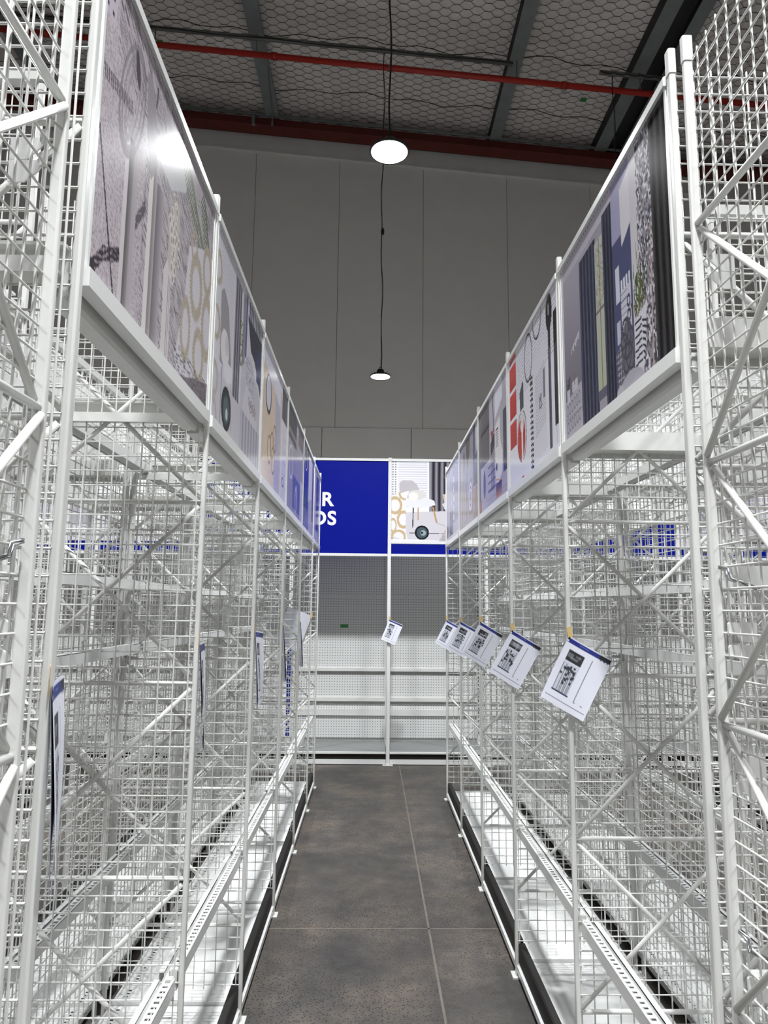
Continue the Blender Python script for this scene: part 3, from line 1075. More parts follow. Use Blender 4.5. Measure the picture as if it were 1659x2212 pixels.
def art_chair(a):
    a.C[:] = (206, 203, 212)
    a.dots(0, 0, 1, 0.07, 46, 2, 0.005, (150, 148, 156))
    for k in range(26):
        a.line(0.08, 0.05+0.022*k, 0.30, 0.05+0.022*k, 0.006, (188, 185, 196))
    a.rect(0, 0.0, 0.04, 1, (210, 208, 214))
    for cv in (0.22, 0.5, 0.78, 0.96):
        a.fringe(0.03, cv, 0.06, 0.09, (186, 176, 162), (162, 152, 138))
    a.poly([(0.09, 0.30), (0.14, 0.26), (0.22, 0.32), (0.27, 0.50), (0.30, 0.62), (0.28, 0.68), (0.10, 0.66)], (150, 146, 152))
    a.ell(0.18, 0.56, 0.07, 0.10, (214, 211, 214))
    a.ell(0.21, 0.53, 0.03, 0.05, (196, 192, 196))
    a.poly([(0.12, 0.62), (0.34, 0.60), (0.33, 0.68), (0.22, 0.72)], (216, 214, 220))
    a.line(0.14, 0.68, 0.14, 0.97, 0.01, (84, 82, 88))
    a.line(0.30, 0.7, 0.34, 0.95, 0.01, (160, 146, 130))
    a.rect(0.0, 0.72, 1, 1, (184, 180, 190), 0.5)
    a.ell(0.24, 0.855, 0.085, 0.115, (40, 48, 56))
    a.ring(0.24, 0.855, 0.085, 0.115, 0.14, (24, 26, 30))
    a.ell(0.24, 0.86, 0.05, 0.07, (78, 96, 100))
    a.ell(0.25, 0.88, 0.02, 0.03, (190, 196, 198))
    a.folds(0.33, 0.05, 0.46, 0.74, (70, 68, 80), (150, 147, 158), 3)
    a.folds(0.50, 0.05, 0.56, 0.62, (84, 82, 92), (178, 175, 184), 3)
    a.speck(0.45, 0.22, 0.52, 0.5, (88, 96, 66), 0.5, 0.9, (2, 2))
    a.rect(0.565, 0.0, 0.595, 0.4, (64, 72, 134))
    a.folds(0.62, 0.0, 1.0, 0.16, (60, 64, 84), (196, 194, 204), 9)
    a.poly([(0.61, 0.12), (1.0, 0.10), (1.0, 0.50), (0.88, 0.38), (0.80, 0.32), (0.70, 0.30)], (34, 38, 62))
    a.rect(0.86, 0.2, 1.0, 0.42, (42, 50, 96))
    a.poly([(0.5, 0.5), (0.64, 0.36), (0.72, 0.34), (0.86, 0.44), (1, 0.52), (1, 1), (0.5, 1)], (190, 187, 198))
    a.speck(0.60, 0.38, 0.8, 0.6, (130, 128, 140), 0.35, 0.7, (2, 2))
    a.poly([(0.54, 0.72), (0.62, 0.54), (0.78, 0.58), (0.92, 0.66), (0.9, 0.8)], (202, 199, 208))
    for k in range(9):
        a.ring(0.70+0.02*k, 0.62+0.015*(k % 3), 0.02, 0.03, 0.4, (150, 140, 142))
    a.folds(0.52, 0.74, 1.0, 1.0, (150, 147, 160), (190, 187, 198), 7)

def art_wood(a):
    a.C[:] = (222, 220, 232)
    a.dots(0, 0, 1, 0.34, 42, 14, 0.0065, (150, 150, 172))
    a.poly([(0.03, 0.14), (0.46, 0.24), (0.46, 1), (0.03, 1)], (214, 196, 178))
    for k in range(9):
        a.rect(0.06+0.045*k, 0.2, 0.066+0.045*k, 1, (202, 182, 162), 0.6)
    a.rect(0, 0.18, 0.03, 0.62, (52, 46, 50))
    a.rect(0, 0.66, 0.03, 0.86, (46, 44, 64))
    a.ell(0.20, 0.33, 0.10, 0.15, (58, 52, 56))
    a.ell(0.20, 0.32, 0.08, 0.125, (206, 206, 224))
    a.poly([(0.46, 0.2), (0.66, 0.28), (0.66, 1), (0.46, 1)], (182, 182, 204))
    a.speck(0.46, 0.25, 0.66, 1, (150, 150, 178), 0.3, 0.7)
    a.rect(0.66, 0.1, 0.72, 1, (206, 188, 172))
    for cu, cv in ((0.27, 0.72), (0.37, 0.66), (0.46, 0.58), (0.42, 0.76)):
        a.ring(cu, cv, 0.07, 0.11, 0.2, (150, 126, 96))
    a.rect(0.74, 0.02, 1.0, 0.30, (74, 72, 84))
    a.rect(0.76, 0.30, 1.0, 1, (204, 203, 216))
    for k in range(10):
        a.line(0.82, 0.4+0.05*k, 0.97, 0.4+0.05*k, 0.006, (160, 160, 178))
    a.ring(0.85, 0.82, 0.05, 0.04, 0.3, (70, 66, 74))

def art_shelf(a):
    a.C[:] = (150, 146, 160)
    a.rect(0, 0, 0.5, 0.32, (62, 60, 68))
    a.rect(0.02, 0.22, 0.5, 0.27, (120, 116, 124))
    a.rect(0.62, 0.0, 1, 0.22, (96, 90, 98))
    a.ring(0.2, 0.52, 0.12, 0.16, 0.14, (214, 212, 222))
    a.rect(0.33, 0.60, 0.80, 0.92, (98, 102, 140))
    for k in range(8):
        a.line(0.33, 0.62+0.04*k, 0.8, 0.62+0.04*k, 0.006, (126, 130, 166))
    a.ell(0.55, 0.80, 0.08, 0.14, (176, 176, 196))
    a.ell(0.55, 0.82, 0.05, 0.10, (120, 124, 160))
    a.rect(0.82, 0.55, 1, 1, (184, 182, 196))

def art_plant(a):
    a.C[:] = (128, 128, 158)
    a.rect(0, 0, 0.42, 0.45, (80, 78, 92))
    a.rect(0.05, 0.25, 0.40, 0.75, (58, 62, 120))
    a.ring(0.22, 0.17, 0.11, 0.14, 0.16, (186, 184, 194))
    for k in range(26):
        t = RNG.random()*PI*2
        a.line(0.22, 0.68, 0.22+0.2*math.cos(t), 0.68+0.2*math.sin(t), 0.02, (70+RNG.integers(0, 30), 84+RNG.integers(0, 30), 84))
    a.rect(0.46, 0.05, 0.80, 0.62, (204, 202, 212))
    a.poly([(0.5, 0.6), (0.9, 0.5), (0.9, 1), (0.5, 1)], (178, 174, 186))
    a.rect(0.8, 0.1, 1, 0.8, (96, 92, 96))

def art_window(a):
    a.C[:] = (176, 174, 196)
    a.folds(0.30, 0.08, 0.72, 0.82, (58, 58, 96), (108, 108, 150), 4)
    a.rect(0, 0, 1, 0.06, (206, 204, 218))
    a.rect(0.8, 0.1, 0.95, 0.9, (150, 148, 172))
    a.rect(0, 0.86, 1, 1, (190, 188, 202))

def art_curtain(a):
    a.C[:] = (150, 144, 154)
    a.grad(0, 0, 0.36, 1, (172, 167, 178), (96, 93, 104))
    a.rect(0, 0, 1, 0.10, (178, 174, 186))
    a.rect(0.0, 0, 0.035, 1, (206, 204, 212))
    a.dots(0, 0, 1, 0.045, 44, 1, 0.007, (120, 118, 126))
    a.folds(0.24, 0.13, 0.42, 1.0, (36, 37, 52), (78, 80, 106), 5)
    a.grad(0.415, 0.16, 0.50, 0.88, (176, 176, 170), (168, 170, 150))
    a.rect(0.452, 0.16, 0.460, 0.88, (110, 108, 110))
    a.rect(0.415, 0.5, 0.5, 0.515, (110, 108, 110))
    a.speck(0.42, 0.2, 0.5, 0.5, (134, 136, 112), 0.35, 0.7, (2, 2))
    a.rect(0.41, 0.88, 0.50, 0.93, (92, 90, 108))
    a.folds(0.495, 0.08, 0.58, 1.0, (30, 31, 44), (66, 68, 88), 3)
    a.rect(0.58, 0.10, 0.735, 1.0, (72, 76, 108))
    a.rect(0.58, 0.02, 0.74, 0.30, (150, 148, 176))
    a.rect(0.60, 0.42, 0.635, 0.58, (190, 190, 204))
    a.rect(0.60, 0.66, 0.63, 0.76, (176, 176, 196))
    a.poly([(0.655, 0.10), (0.74, 0.06), (0.74, 0.30), (0.66, 0.36)], (198, 194, 200))
    a.rect(0.735, 0.0, 0.79, 1.0, (188, 184, 190))
    a.rect(0.64, 0.55, 0.72, 0.78, (186, 184, 196))
    for k in range(7):
        a.line(0.64, 0.565+0.03*k, 0.69, 0.565+0.03*k, 0.006, (120, 120, 140))
    a.ring(0.70, 0.62, 0.014, 0.03, 0.5, (64, 64, 84))
    a.ring(0.70, 0.68, 0.014, 0.03, 0.5, (64, 64, 84))
    for k in range(4):
        a.rect(0.645+0.02*k, 0.50, 0.658+0.02*k, 0.55, (206, 206, 214))
    a.rect(0.79, 0.0, 0.885, 1.0, (134, 130, 138))
    a.speck(0.785, 0.0, 0.89, 1.0, (58, 56, 66), 0.42, 0.85, (2, 3))
    a.speck(0.785, 0.0, 0.89, 1.0, (206, 204, 212), 0.22, 0.9, (2, 3))
    for k in range(46):
        u, v = 0.775+RNG.normal()*0.022, 0.66+RNG.normal()*0.06
        a.line(u, v, u+RNG.normal()*0.02, v-0.05, 0.008, (62+RNG.integers(0, 40), 70+RNG.integers(0, 36), 56))
    a.line(0.768, 0.42, 0.775, 0.62, 0.006, (120, 132, 100))
    a.folds(0.885, 0.0, 1.0, 1.0, (18, 17, 19), (64, 62, 64), 3, 1.0)
    a.line(0.872, 0.42, 0.855, 1.0, 0.010, (176, 152, 140))
    # cushions and sofa
    a.poly([(0.585, 0.80), (0.64, 0.76), (0.66, 0.98), (0.60, 1.0)], (150, 148, 158))
    a.dots(0.585, 0.78, 0.66, 1.0, 4, 8, 0.012, (84, 82, 94))
    a.ell(0.68, 0.82, 0.048, 0.13, (98, 96, 106))
    for k in range(6):
        a.ring(0.66+0.016*(k % 3), 0.74+0.055*(k//2), 0.03, 0.07, 0.22, (70, 68, 78), 0.9, 0.5*(-1)**k)
    a.poly([(0.735, 0.74), (0.83, 0.70), (0.80, 0.94), (0.73, 0.95)], (196, 194, 202))
    for k in range(7):
        a.line(0.74+0.006*(k % 2), 0.75+0.028*k, 0.785, 0.745+0.028*k, 0.010, (52, 50, 58))
        a.line(0.795, 0.76+0.025*k, 0.82-0.003*k, 0.775+0.024*k, 0.010, (52, 50, 58))
    a.ell(0.70, 1.0, 0.10, 0.085, (160, 157, 166))
    a.ell(0.61, 1.0, 0.035, 0.06, (168, 165, 174))
    # chest, letters-on-wall ornament, twigs
    a.poly([(0.03, 0.78), (0.235, 0.74), (0.24, 0.98), (0.03, 1.0)], (172, 168, 178))
    for r_ in range(2):
        for k in range(6):
            a.ring(0.055+0.03*k, 0.83+0.09*r_ - 0.008*k/2, 0.013, 0.034, 0.3, (120, 117, 128))
    a.rect(0.03, 0.872, 0.24, 0.878, (128, 125, 136))
    for k in range(12):
        a.line(0.13+0.008*k, 0.52-0.004*k, 0.135+0.008*k+RNG.normal()*0.01, 0.545-0.004*k, 0.008, (204, 202, 212))
    for k in range(14):
        a.line(0.07, 0.76, 0.07+RNG.normal()*0.025, 0.64+RNG.random()*0.06, 0.006, (54, 56, 54))
    a.rect(0.055, 0.72, 0.09, 0.79, (190, 186, 196))
    a.rect(0.12, 0.70, 0.19, 0.755, (186, 182, 192))
    a.line(0.15, 0.66, 0.15, 0.72, 0.01, (140, 90, 92))

def art_kitchen(a):
    a.C[:] = (222, 221, 230)
    a.dots(0.16, 0, 1, 0.40, 44, 15, 0.0068, (156, 155, 172))
    for v0, v1 in ((-0.02, 0.045), (0.075, 0.26), (0.29, 0.475), (0.505, 0.70)):
        a.grad(0.03, max(0, v0), 0.19, v1, (198, 66, 62), (176, 48, 46))
    a.ring(0.47, 0.20, 0.085, 0.17, 0.10, (66, 64, 70))
    a.ring(0.47, 0.20, 0.072, 0.15, 0.05, (150, 150, 158))
    a.ring(0.655, 0.02, 0.085, 0.15, 0.10, (60, 58, 64))
    a.ring(0.655, 0.02, 0.072, 0.13, 0.05, (140, 140, 148))
    a.poly([(0.27, 0.36), (0.34, 0.30), (0.36, 0.32), (0.36, 0.50), (0.28, 0.52)], (72, 78, 84))
    a.ell(0.31, 0.68, 0.105, 0.185, (206, 204, 212))
    a.ring(0.31, 0.68, 0.105, 0.185, 0.07, (70, 66, 70))
    a.ell(0.30, 0.695, 0.085, 0.15, (186, 58, 54))
    a.poly([(0.285, 0.50), (0.35, 0.49), (0.35, 0.62), (0.335, 0.66), (0.335, 0.98), (0.30, 0.98), (0.30, 0.66), (0.28, 0.62)], (222, 220, 222))
    for k in range(3):
        a.line(0.295, 0.52+0.03*k, 0.342, 0.515+0.03*k, 0.006, (150, 150, 156))
    a.rect(0.295, 0.965, 0.34, 0.99, (168, 62, 58))
    a.line(0.52, 0.34, 0.52, 0.98, 0.012, (34, 32, 36))
    for k in range(17):
        a.rect(0.495, 0.36+0.037*k, 0.545, 0.372+0.037*k, (40, 38, 42))
        a.rect(0.535, 0.36+0.037*k, 0.555, 0.384+0.037*k, (40, 38, 42))
    a.poly([(0.56, 0.32), (0.80, 0.22), (0.80, 0.92), (0.56, 0.98)], (214, 213, 222))
    for k in range(18):
        a.line(0.60, 0.42+0.022*k, 0.78, 0.37+0.022*k, 0.005, (140, 139, 152), 0.8)
    for k in range(8):
        a.line(0.71+RNG.normal()*0.015, 0.58+RNG.normal()*0.03, 0.71+RNG.normal()*0.03, 0.62+RNG.normal()*0.03, 0.007, (52, 50, 58))
    a.rect(0.75, 0.42, 0.78, 0.60, (92, 92, 104), 0.8)
    a.ell(0.865, 0.12, 0.05, 0.115, (24, 23, 25))
    a.ell(0.86, 0.10, 0.012, 0.04, (150, 148, 152))
    a.rect(0.845, 0.22, 0.885, 0.34, (32, 31, 34))
    a.folds(0.843, 0.34, 0.885, 0.95, (40, 38, 50), (120, 118, 132), 2)
    a.rect(0.935, 0.16, 0.985, 0.36, (26, 25, 27))
    a.grad(0.935, 0.36, 0.985, 0.84, (70, 72, 76), (36, 36, 40))
    a.line(0.955, 0.84, 0.955, 0.95, 0.01, (190, 188, 196))

def art_lantern(a):
    a.C[:] = (172, 168, 180)
    a.rect(0.08, 0.0, 0.42, 0.56, (110, 104, 110))
    a.dots(0.08, 0.0, 0.42, 0.56, 16, 20, 0.009, (54, 50, 54))
    a.rect(0.08, 0.22, 0.42, 0.27, (60, 56, 60))
    a.rect(0.0, 0, 0.07, 1, (96, 92, 96))
    a.line(0.55, 0.05, 0.58, 0.36, 0.03, (84, 80, 84))
    for k in range(12):
        a.ell(0.48+RNG.random()*0.1, 0.34+RNG.random()*0.1, 0.014, 0.022, (130, 70, 78))
    a.poly([(0.46, 0.44), (0.60, 0.38), (0.60, 0.50), (0.46, 0.56)], (46, 42, 46))
    for k in range(4):
        a.rect(0.47+0.035*k, 0.48, 0.485+0.035*k, 0.86, (74, 68, 92))
    for k in range(4):
        a.rect(0.36, 0.62+0.07*k, 0.62, 0.64+0.07*k, (96, 92, 124))
    a.ell(0.22, 0.74, 0.045, 0.13, (84, 82, 116))
    a.poly([(0.62, 0.0), (0.86, 0.0), (0.86, 0.18), (0.62, 0.28)], (216, 216, 228))
    a.poly([(0.62, 0.34), (0.78, 0.30), (0.80, 0.52), (0.86, 0.62), (0.84, 0.78), (0.70, 0.86), (0.63, 0.80)], (216, 213, 216))
    for k in range(7):
        a.rect(0.645, 0.38+0.024*k, 0.73, 0.39+0.024*k, (46, 44, 50))
    a.ell(0.67, 0.70, 0.02, 0.035, (40, 38, 42))
    a.line(0.63, 0.80, 0.80, 0.84, 0.014, (196, 150, 104))
    a.grad(0.64, 0.84, 0.82, 0.96, (70, 66, 96), (190, 140, 90))
    a.rect(0.88, 0.3, 1.0, 0.80, (74, 72, 92))
    a.rect(0, 0.86, 0.10, 1, (150, 112, 86))
    a.dots(0.3, 0.90, 1, 1.0, 40, 3, 0.006, (130, 128, 140))

def art_spoons(a):
    a.C[:] = (128, 126, 142)
    a.ell(0.27, 0.26, 0.075, 0.14, (96, 92, 98))
    a.rect(0.25, 0.38, 0.29, 0.95, (88, 86, 98))
    a.ell(0.42, 0.48, 0.075, 0.13, (94, 98, 140))
    a.rect(0.40, 0.58, 0.44, 0.95, (64, 66, 96))
    a.rect(0.15, 0.58, 0.19, 0.95, (82, 80, 92))
    a.poly([(0.35, 0.0), (0.62, 0.0), (0.58, 0.24), (0.44, 0.36)], (84, 74, 70))
    a.ell(0.62, 0.70, 0.12, 0.19, (92, 94, 122))
    a.ell(0.62, 0.70, 0.098, 0.155, (178, 178, 194))
    a.ring(0.62, 0.70, 0.07, 0.11, 0.25, (92, 94, 130))
    a.ell(0.62, 0.70, 0.03, 0.05, (92, 94, 130))
    for k in range(16):
        a.line(0.5, 0.25+0.04*k, 0.76, 0.25+0.04*k, 0.006, (150, 148, 164))
    a.rect(0.78, 0.0, 1.0, 0.64, (66, 64, 76))
    a.rect(0.84, 0.06, 0.97, 0.54, (96, 98, 130))
    a.poly([(0.88, 0.0), (1, 0.0), (1, 0.24), (0.9, 0.34)], (182, 182, 192))
    a.rect(0.78, 0.66, 1, 1, (140, 118, 102))

def art_cups(a):
    a.C[:] = (160, 160, 184)
    a.folds(0.0, 0, 0.45, 0.86, (110, 112, 152), (170, 170, 196), 5)
    a.rect(0.5, 0.05, 0.95, 0.8, (118, 120, 160))
    for k in range(5):
        a.ell(0.62, 0.25+0.12*k, 0.035, 0.04, (196, 196, 208))
    a.rect(0.3, 0.62, 0.55, 0.95, (72, 74, 112))
    a.ell(0.1, 0.85, 0.05, 0.08, (166, 122, 92))
    a.rect(0, 0.93, 1, 1, (190, 188, 200))

def art_white(a):
    a.C[:] = (232, 232, 238)
    a.U = a.U/0.66
    a.asp *= 0.66
    a.rect(1.0, 0, 2, 1, (214, 212, 218))
    a.rect(1.1, 0.2, 1.35, 0.8, (150, 148, 158))
    for k in range(20):
        a.line(0.12, 0.02+0.028*k, 0.58, 0.02+0.028*k, 0.010, (202, 201, 212))
    a.dots(0, 0, 0.09, 0.42, 2, 14, 0.009, (130, 130, 140))
    a.folds(0.62, 0.0, 1.0, 0.62, (44, 42, 50), (150, 148, 158), 4)
    a.poly([(0.13, 0.27), (0.18, 0.235), (0.34, 0.235), (0.42, 0.29), (0.50, 0.42), (0.55, 0.46), (0.14, 0.46)], (188, 184, 188))
    a.poly([(0.12, 0.47), (0.5, 0.42), (0.70, 0.48), (0.72, 0.53), (0.60, 0.56), (0.30, 0.57)], (226, 225, 232))
    a.ell(0.42, 0.41, 0.15, 0.06, (214, 211, 208))
    a.ell(0.36, 0.43, 0.08, 0.05, (232, 230, 228))
    a.poly([(0.0, 0.63), (1, 0.60), (1, 0.96), (0, 0.94)], (206, 203, 210))
    a.line(0.36, 0.57, 0.35, 0.80, 0.012, (52, 50, 54))
    a.line(0.44, 0.57, 0.435, 0.71, 0.014, (190, 156, 116))
    a.line(0.68, 0.56, 0.74, 0.74, 0.018, (184, 144, 96))
    a.line(0.74, 0.745, 0.90, 0.79, 0.008, (170, 166, 172))
    a.line(0.30, 0.868, 0.86, 0.876, 0.008, (52, 50, 54))
    a.poly([(0.0, 0.42), (0.16, 0.39), (0.29, 0.36), (0.25, 0.46), (0.24, 0.60), (0.24, 0.84), (0.27, 0.96), (0.10, 0.93), (0, 0.90)], (230, 228, 230))
    for cu, cv, ru, rv in ((0.06, 0.54, 0.12, 0.11), (0.22, 0.40, 0.10, 0.08), (0.20, 0.71, 0.11, 0.11), (0.03, 0.78, 0.06, 0.09), (0.12, 0.92, 0.13, 0.09)):
        x, y = (a.U-cu)/ru, (a.V-cv)/rv
        m = (a.U < 0.24) & (np.hypot(x, y) < 1) & (np.hypot(x, y) > 0.66) & (a.V > 0.38) & (a.V < 0.95)
        a.put(m, (206, 186, 152))
        a.put(m & (np.sin(np.arctan2(y, x)*34) > 0.3), (182, 158, 120))
    a.ell(0.50, 0.865, 0.115, 0.085, (26, 26, 30))
    a.ell(0.50, 0.865, 0.088, 0.066, (72, 88, 98))
    a.ell(0.52, 0.868, 0.045, 0.034, (150, 164, 168))
    a.ell(0.50, 0.867, 0.018, 0.014, (30, 30, 32))
    for k in range(18):
        a.line(0.93, 0.28, 0.93+RNG.normal()*0.04, 0.14+RNG.random()*0.1, 0.007, (110, 114, 92))
    a.ell(0.94, 0.34, 0.05, 0.06, (226, 224, 230))
    a.poly([(0.84, 0.40), (1, 0.39), (1, 0.52), (0.87, 0.52)], (206, 190, 172))
    a.poly([(0.83, 0.52), (1.0, 0.44), (1.0, 0.70), (0.9, 0.62)], (214, 210, 212))
    a.poly([(0.77, 0.97), (0.90, 0.80), (1, 0.72), (1, 0.98)], (168, 163, 168))
    a.speck(0.78, 0.8, 1, 0.98, (204, 200, 204), 0.3, 0.7, (2, 2))
    a.rect(0, 0.965, 1, 1.0, (224, 224, 230))

def art_plain(a):
    a.C[:] = (206, 205, 212)
    a.folds(0.1, 0.1, 0.5, 0.9, (150, 150, 166), (200, 199, 208), 4)
    a.rect(0.6, 0.2, 0.9, 0.8, (170, 168, 180))

def srgb2lin(c):
    c = np.clip(c/255.0, 0, 1)
    return np.where(c <= 0.04045, c/12.92, ((c+0.055)/1.055)**2.4)
def ink_grid(name, art, pts, matname):
    """pts: (nv, nu, 3) positions for the ink samples of art"""
    nv, nu = art.nv, art.nu
    me = bpy.data.meshes.new(name)
    idx = np.arange(nv*nu).reshape(nv, nu)
    quads = np.stack([idx[:-1, :-1], idx[1:, :-1], idx[1:, 1:], idx[:-1, 1:]], -1).reshape(-1, 4)
    me.vertices.add(nv*nu)
    me.vertices.foreach_set('co', pts.reshape(-1).astype(np.float32))
    nq = len(quads)
    me.loops.add(nq*4)
    me.loops.foreach_set('vertex_index', quads.reshape(-1).astype(np.int32))
    me.polygons.add(nq)
    me.polygons.foreach_set('loop_start', (np.arange(nq)*4).astype(np.int32))
    me.update(calc_edges=True)
    me.polygons.foreach_set('use_smooth', np.ones(nq, bool))
    at = me.color_attributes.new('ink', 'FLOAT_COLOR', 'POINT')
    c = np.ones((nv*nu, 4), np.float32)
    c[:, :3] = srgb2lin(art.C).reshape(-1, 3)
    at.data.foreach_set('color', c.reshape(-1))
    me.materials.append(M[matname])
    me.validate()
    return me
def flat_pts(nu, nv, y_of_u, z_of_v, x):
    u = np.linspace(0, 1, nu)
    v = np.linspace(0, 1, nv)
    P = np.empty((nv, nu, 3))
    P[..., 0] = x
    P[..., 1] = y_of_u(u)[None, :]
    P[..., 2] = z_of_v(v)[:, None]
    return P

# ================================================================== POSTER PANELS OVER THE AISLE
PT, PB = 2.650, 2.048
def poster(x, yc, L, rz, painter, nu, nv, label, group, zoff=0.0):
    r = empty('poster_panel', (x, yc, zoff), rz)
    h = L/2 - 0.026
    art = Art(nu, nv, (200, 200, 200), 2*h/(PT-PB))
    painter(art)
    P = flat_pts(nu, nv, lambda u: h - 2*h*u, lambda v: PT - (PT-PB)*v, -0.003)
    me = ink_grid('print', art, P, 'print')
    put('print', me, r)
    MB().box(-0.002, -h, PB, 0.006, h, PT).build('board', 'panelback', r)
    MB().extrude_y([(-0.010, PT-0.004), (-0.010, PT+0.016), (-0.004, PT+0.020), (0.012, PT+0.020), (0.012, PT-0.004)], -h-0.008, h+0.008).build('top_rail', 'rail', r)
    MB().extrude_y([(-0.012, PB-0.026), (-0.012, PB+0.006), (-0.006, PB+0.008), (0.014, PB+0.008), (0.014, PB-0.026)], -h-0.008, h+0.008).build('bottom_rail', 'rail', r)
    MB().extrude_y([(0.022, PB-0.040), (0.022, PB-0.004), (0.036, PB-0.004), (0.036, PB-0.038), (0.060, PB-0.038), (0.060, PB-0.046), (0.028, PB-0.046)], -h-0.008, h+0.008).build('support_channel', 'white', r)
    MB().box(0.010, -h-0.006, PB-0.016, 0.024, h+0.006, PB-0.010).build('web_plate', 'white', r)
    for s in (-1, 1):
        MB().box(-0.005, s*h-0.004, PB, 0.009, s*h+0.004, PT).build('side_stile', 'conduit' if False else 'rail', r)
    tag(r, label, 'poster', group)
    return r
LP = [(art_rug, 300, 210, 'glossy poster of speckled rug, whisk and gold-ringed cushion'),
      (art_chair, 220, 160, 'glossy poster of grey chair, dark bowl and striped curtains'),
      (art_wood, 180, 130, 'glossy poster of round mirror and hoops on pale wood'),
      (art_shelf, 130, 100, 'glossy poster with dark grey block over blue-grey shelf'),
      (art_plant, 130, 100, 'glossy poster of dark spiky plant on navy ground'),
      (art_window, 100, 80, 'narrow glossy poster of dark blue drapes, last in its row')]
for (fn, nu, nv, lab), (yc, L) in zip(LP, bays(YLF)):
    poster(XL, yc, L, PI, fn, nu, nv, lab, 'posters of the rug-poster row')
RP = [(art_curtain, 300, 210, 'glossy poster of navy curtains, sofa cushions and window'),
      (art_kitchen, 240, 170, 'glossy poster of red tiles, spatula, spoon and spiral notebook'),
      (art_lantern, 180, 130, 'glossy poster of white sneaker and dark metal baskets'),
      (art_spoons, 130, 100, 'glossy poster of wooden spoons and patterned plate'),
      (art_cups, 130, 100, 'glossy poster of pale blue drapes and stacked cups')]
for (fn, nu, nv, lab), (yc, L) in zip(RP, bays(YRF)):
    poster(XR, yc, L, 0, fn, nu, nv, lab, 'posters of the navy-curtain-poster row')
for side, ys, x, rz in (('L', YLF[1:], XL2, 0), ('R', YRF, XR2, PI)):
    for i, (yc, L) in enumerate(bays(ys)):
        poster(x, yc, L, rz, art_plain, 16, 12, 'poster facing the next aisle, white back seen through mesh, %s bay of %s' % (ORD[i], ROWNAME[side]), 'posters facing the next aisles')

# ================================================================== WALL DISPLAY AT THE END OF THE AISLE
WX0, WBAY = 0.182, 0.982
WTOP = 3.045
for k in range(-4, 5):
    x = WX0 + WBAY*k
    r = empty('display_post', (x, YW, 0))
    MB().extrude_z(rrect(0.036, 0.03, 0.006), 0.004, WTOP).build('post', 'rail', r)
    MB().extrude_z(rrect(0.042, 0.036, 0.006), WTOP-0.03, WTOP+0.006).build('post_cap', 'cap', r)
    MB().box(-0.05, -0.035, 0, 0.05, 0.035, 0.005).build('foot_plate', 'white', r)
    MB().box(-0.02, YP-YW-0.03, 0.004, 0.02, YP-YW+0.03, WTOP-0.1).build('rear_post', 'white', r)
    m = MB()
    for j in range(44):
        m.box(-0.004, YP-YW-0.0315, 0.2+0.041*j, 0.004, YP-YW-0.030, 0.2+0.041*j+0.026)
    q = m.build('slot_row', 'dark', r)
    q['kind'] = 'stuff'
    MB().box(-0.012, 0.015, WTOP-0.05, 0.012, YP-YW-0.03, WTOP-0.02).build('tie_bar', 'white', r)
    MB().box(-0.012, 0.015, 0.08, 0.012, YP-YW-0.03, 0.11).build('tie_bar', 'white', r)
    lab = {0: 'tall white display post facing straight down the aisle',
           -1: 'tall white display post seen behind the rug-poster row mesh',
           1: 'tall white display post seen behind the navy-curtain-poster row mesh'}.get(k, '%s display post %s of the post at the aisle end' % (ORD[abs(k)-1], 'on the rug side' if k < 0 else 'on the navy curtain side'))
    tag(r, lab, 'display post', 'wall display posts')
def side_word(k):
    return 'behind the rug-poster row' if k < 0 else 'behind the navy-curtain-poster row'
for k in range(-4, 4):
    xa, xb = WX0 + WBAY*k + 0.02, WX0 + WBAY*(k+1) - 0.02
    xc = (xa+xb)/2
    hw = (xb-xa)/2
    where = {-1: 'with the green tape', 0: 'right under the white chair picture'}.get(k, '%s bay %s' % (ORD[min(7, abs(k + (1 if k < 0 else 0)))], side_word(k)))
    r = empty('pegboard_bay', (xc, YP, 0))
    for z0, z1 in ((1.645, 2.95), (0.875, 1.625), (0.565, 0.812), (0.445, 0.498), (0.148, 0.380)):
        MB().box(-hw, 0, z0, hw, 0.012, z1).build('pegboard', 'peg', r)
    MB().box(-hw, 0.0145, 0.12, hw, 0.020, 2.95).build('backing', 'white', r)
    for z0, z1, d in ((1.624, 1.646, 0.012), (0.812, 0.876, 0.03), (0.498, 0.566, 0.03), (0.380, 0.446, 0.022)):
        MB().box(-hw, -d, z0 + (0.03 if d == 0.03 else 0), hw, 0.014, z1).build('cross_rail', 'white', r)
    tag(r, 'white pegboard bay %s' % where, 'pegboard', 'pegboard bays')
    r = empty('display_plinth', (xc, YW, 0))
    MB().box(-hw, 0.03, 0.100, hw, YP-YW-0.002, 0.118).build('tray', 'greengrey', r)
    m = MB()
    m.box(-hw, 0.0, 0.104, hw, 0.03, 0.120)
    m.build('front_lip', 'rail', r)
    MB().box(-hw, 0.012, 0.052, hw, 0.026, 0.104).build('black_strip', 'black', r)
    MB().box(-hw, 0.0, 0.008, hw, 0.022, 0.052).build('white_skirting', 'rail', r)
    tag(r, 'white display base with black strip, bay %s' % where, 'display base', 'display bases')

def sign_frame(r, hw, z0, z1):
    MB().box(-hw, -0.012, z1-0.002, hw, 0.012, z1+0.024).build('top_rail', 'rail', r)
    MB().box(-hw, -0.012, z0-0.024, hw, 0.012, z0+0.002).build('bottom_rail', 'rail', r)
SZ0, SZ1 = 2.058, 3.018
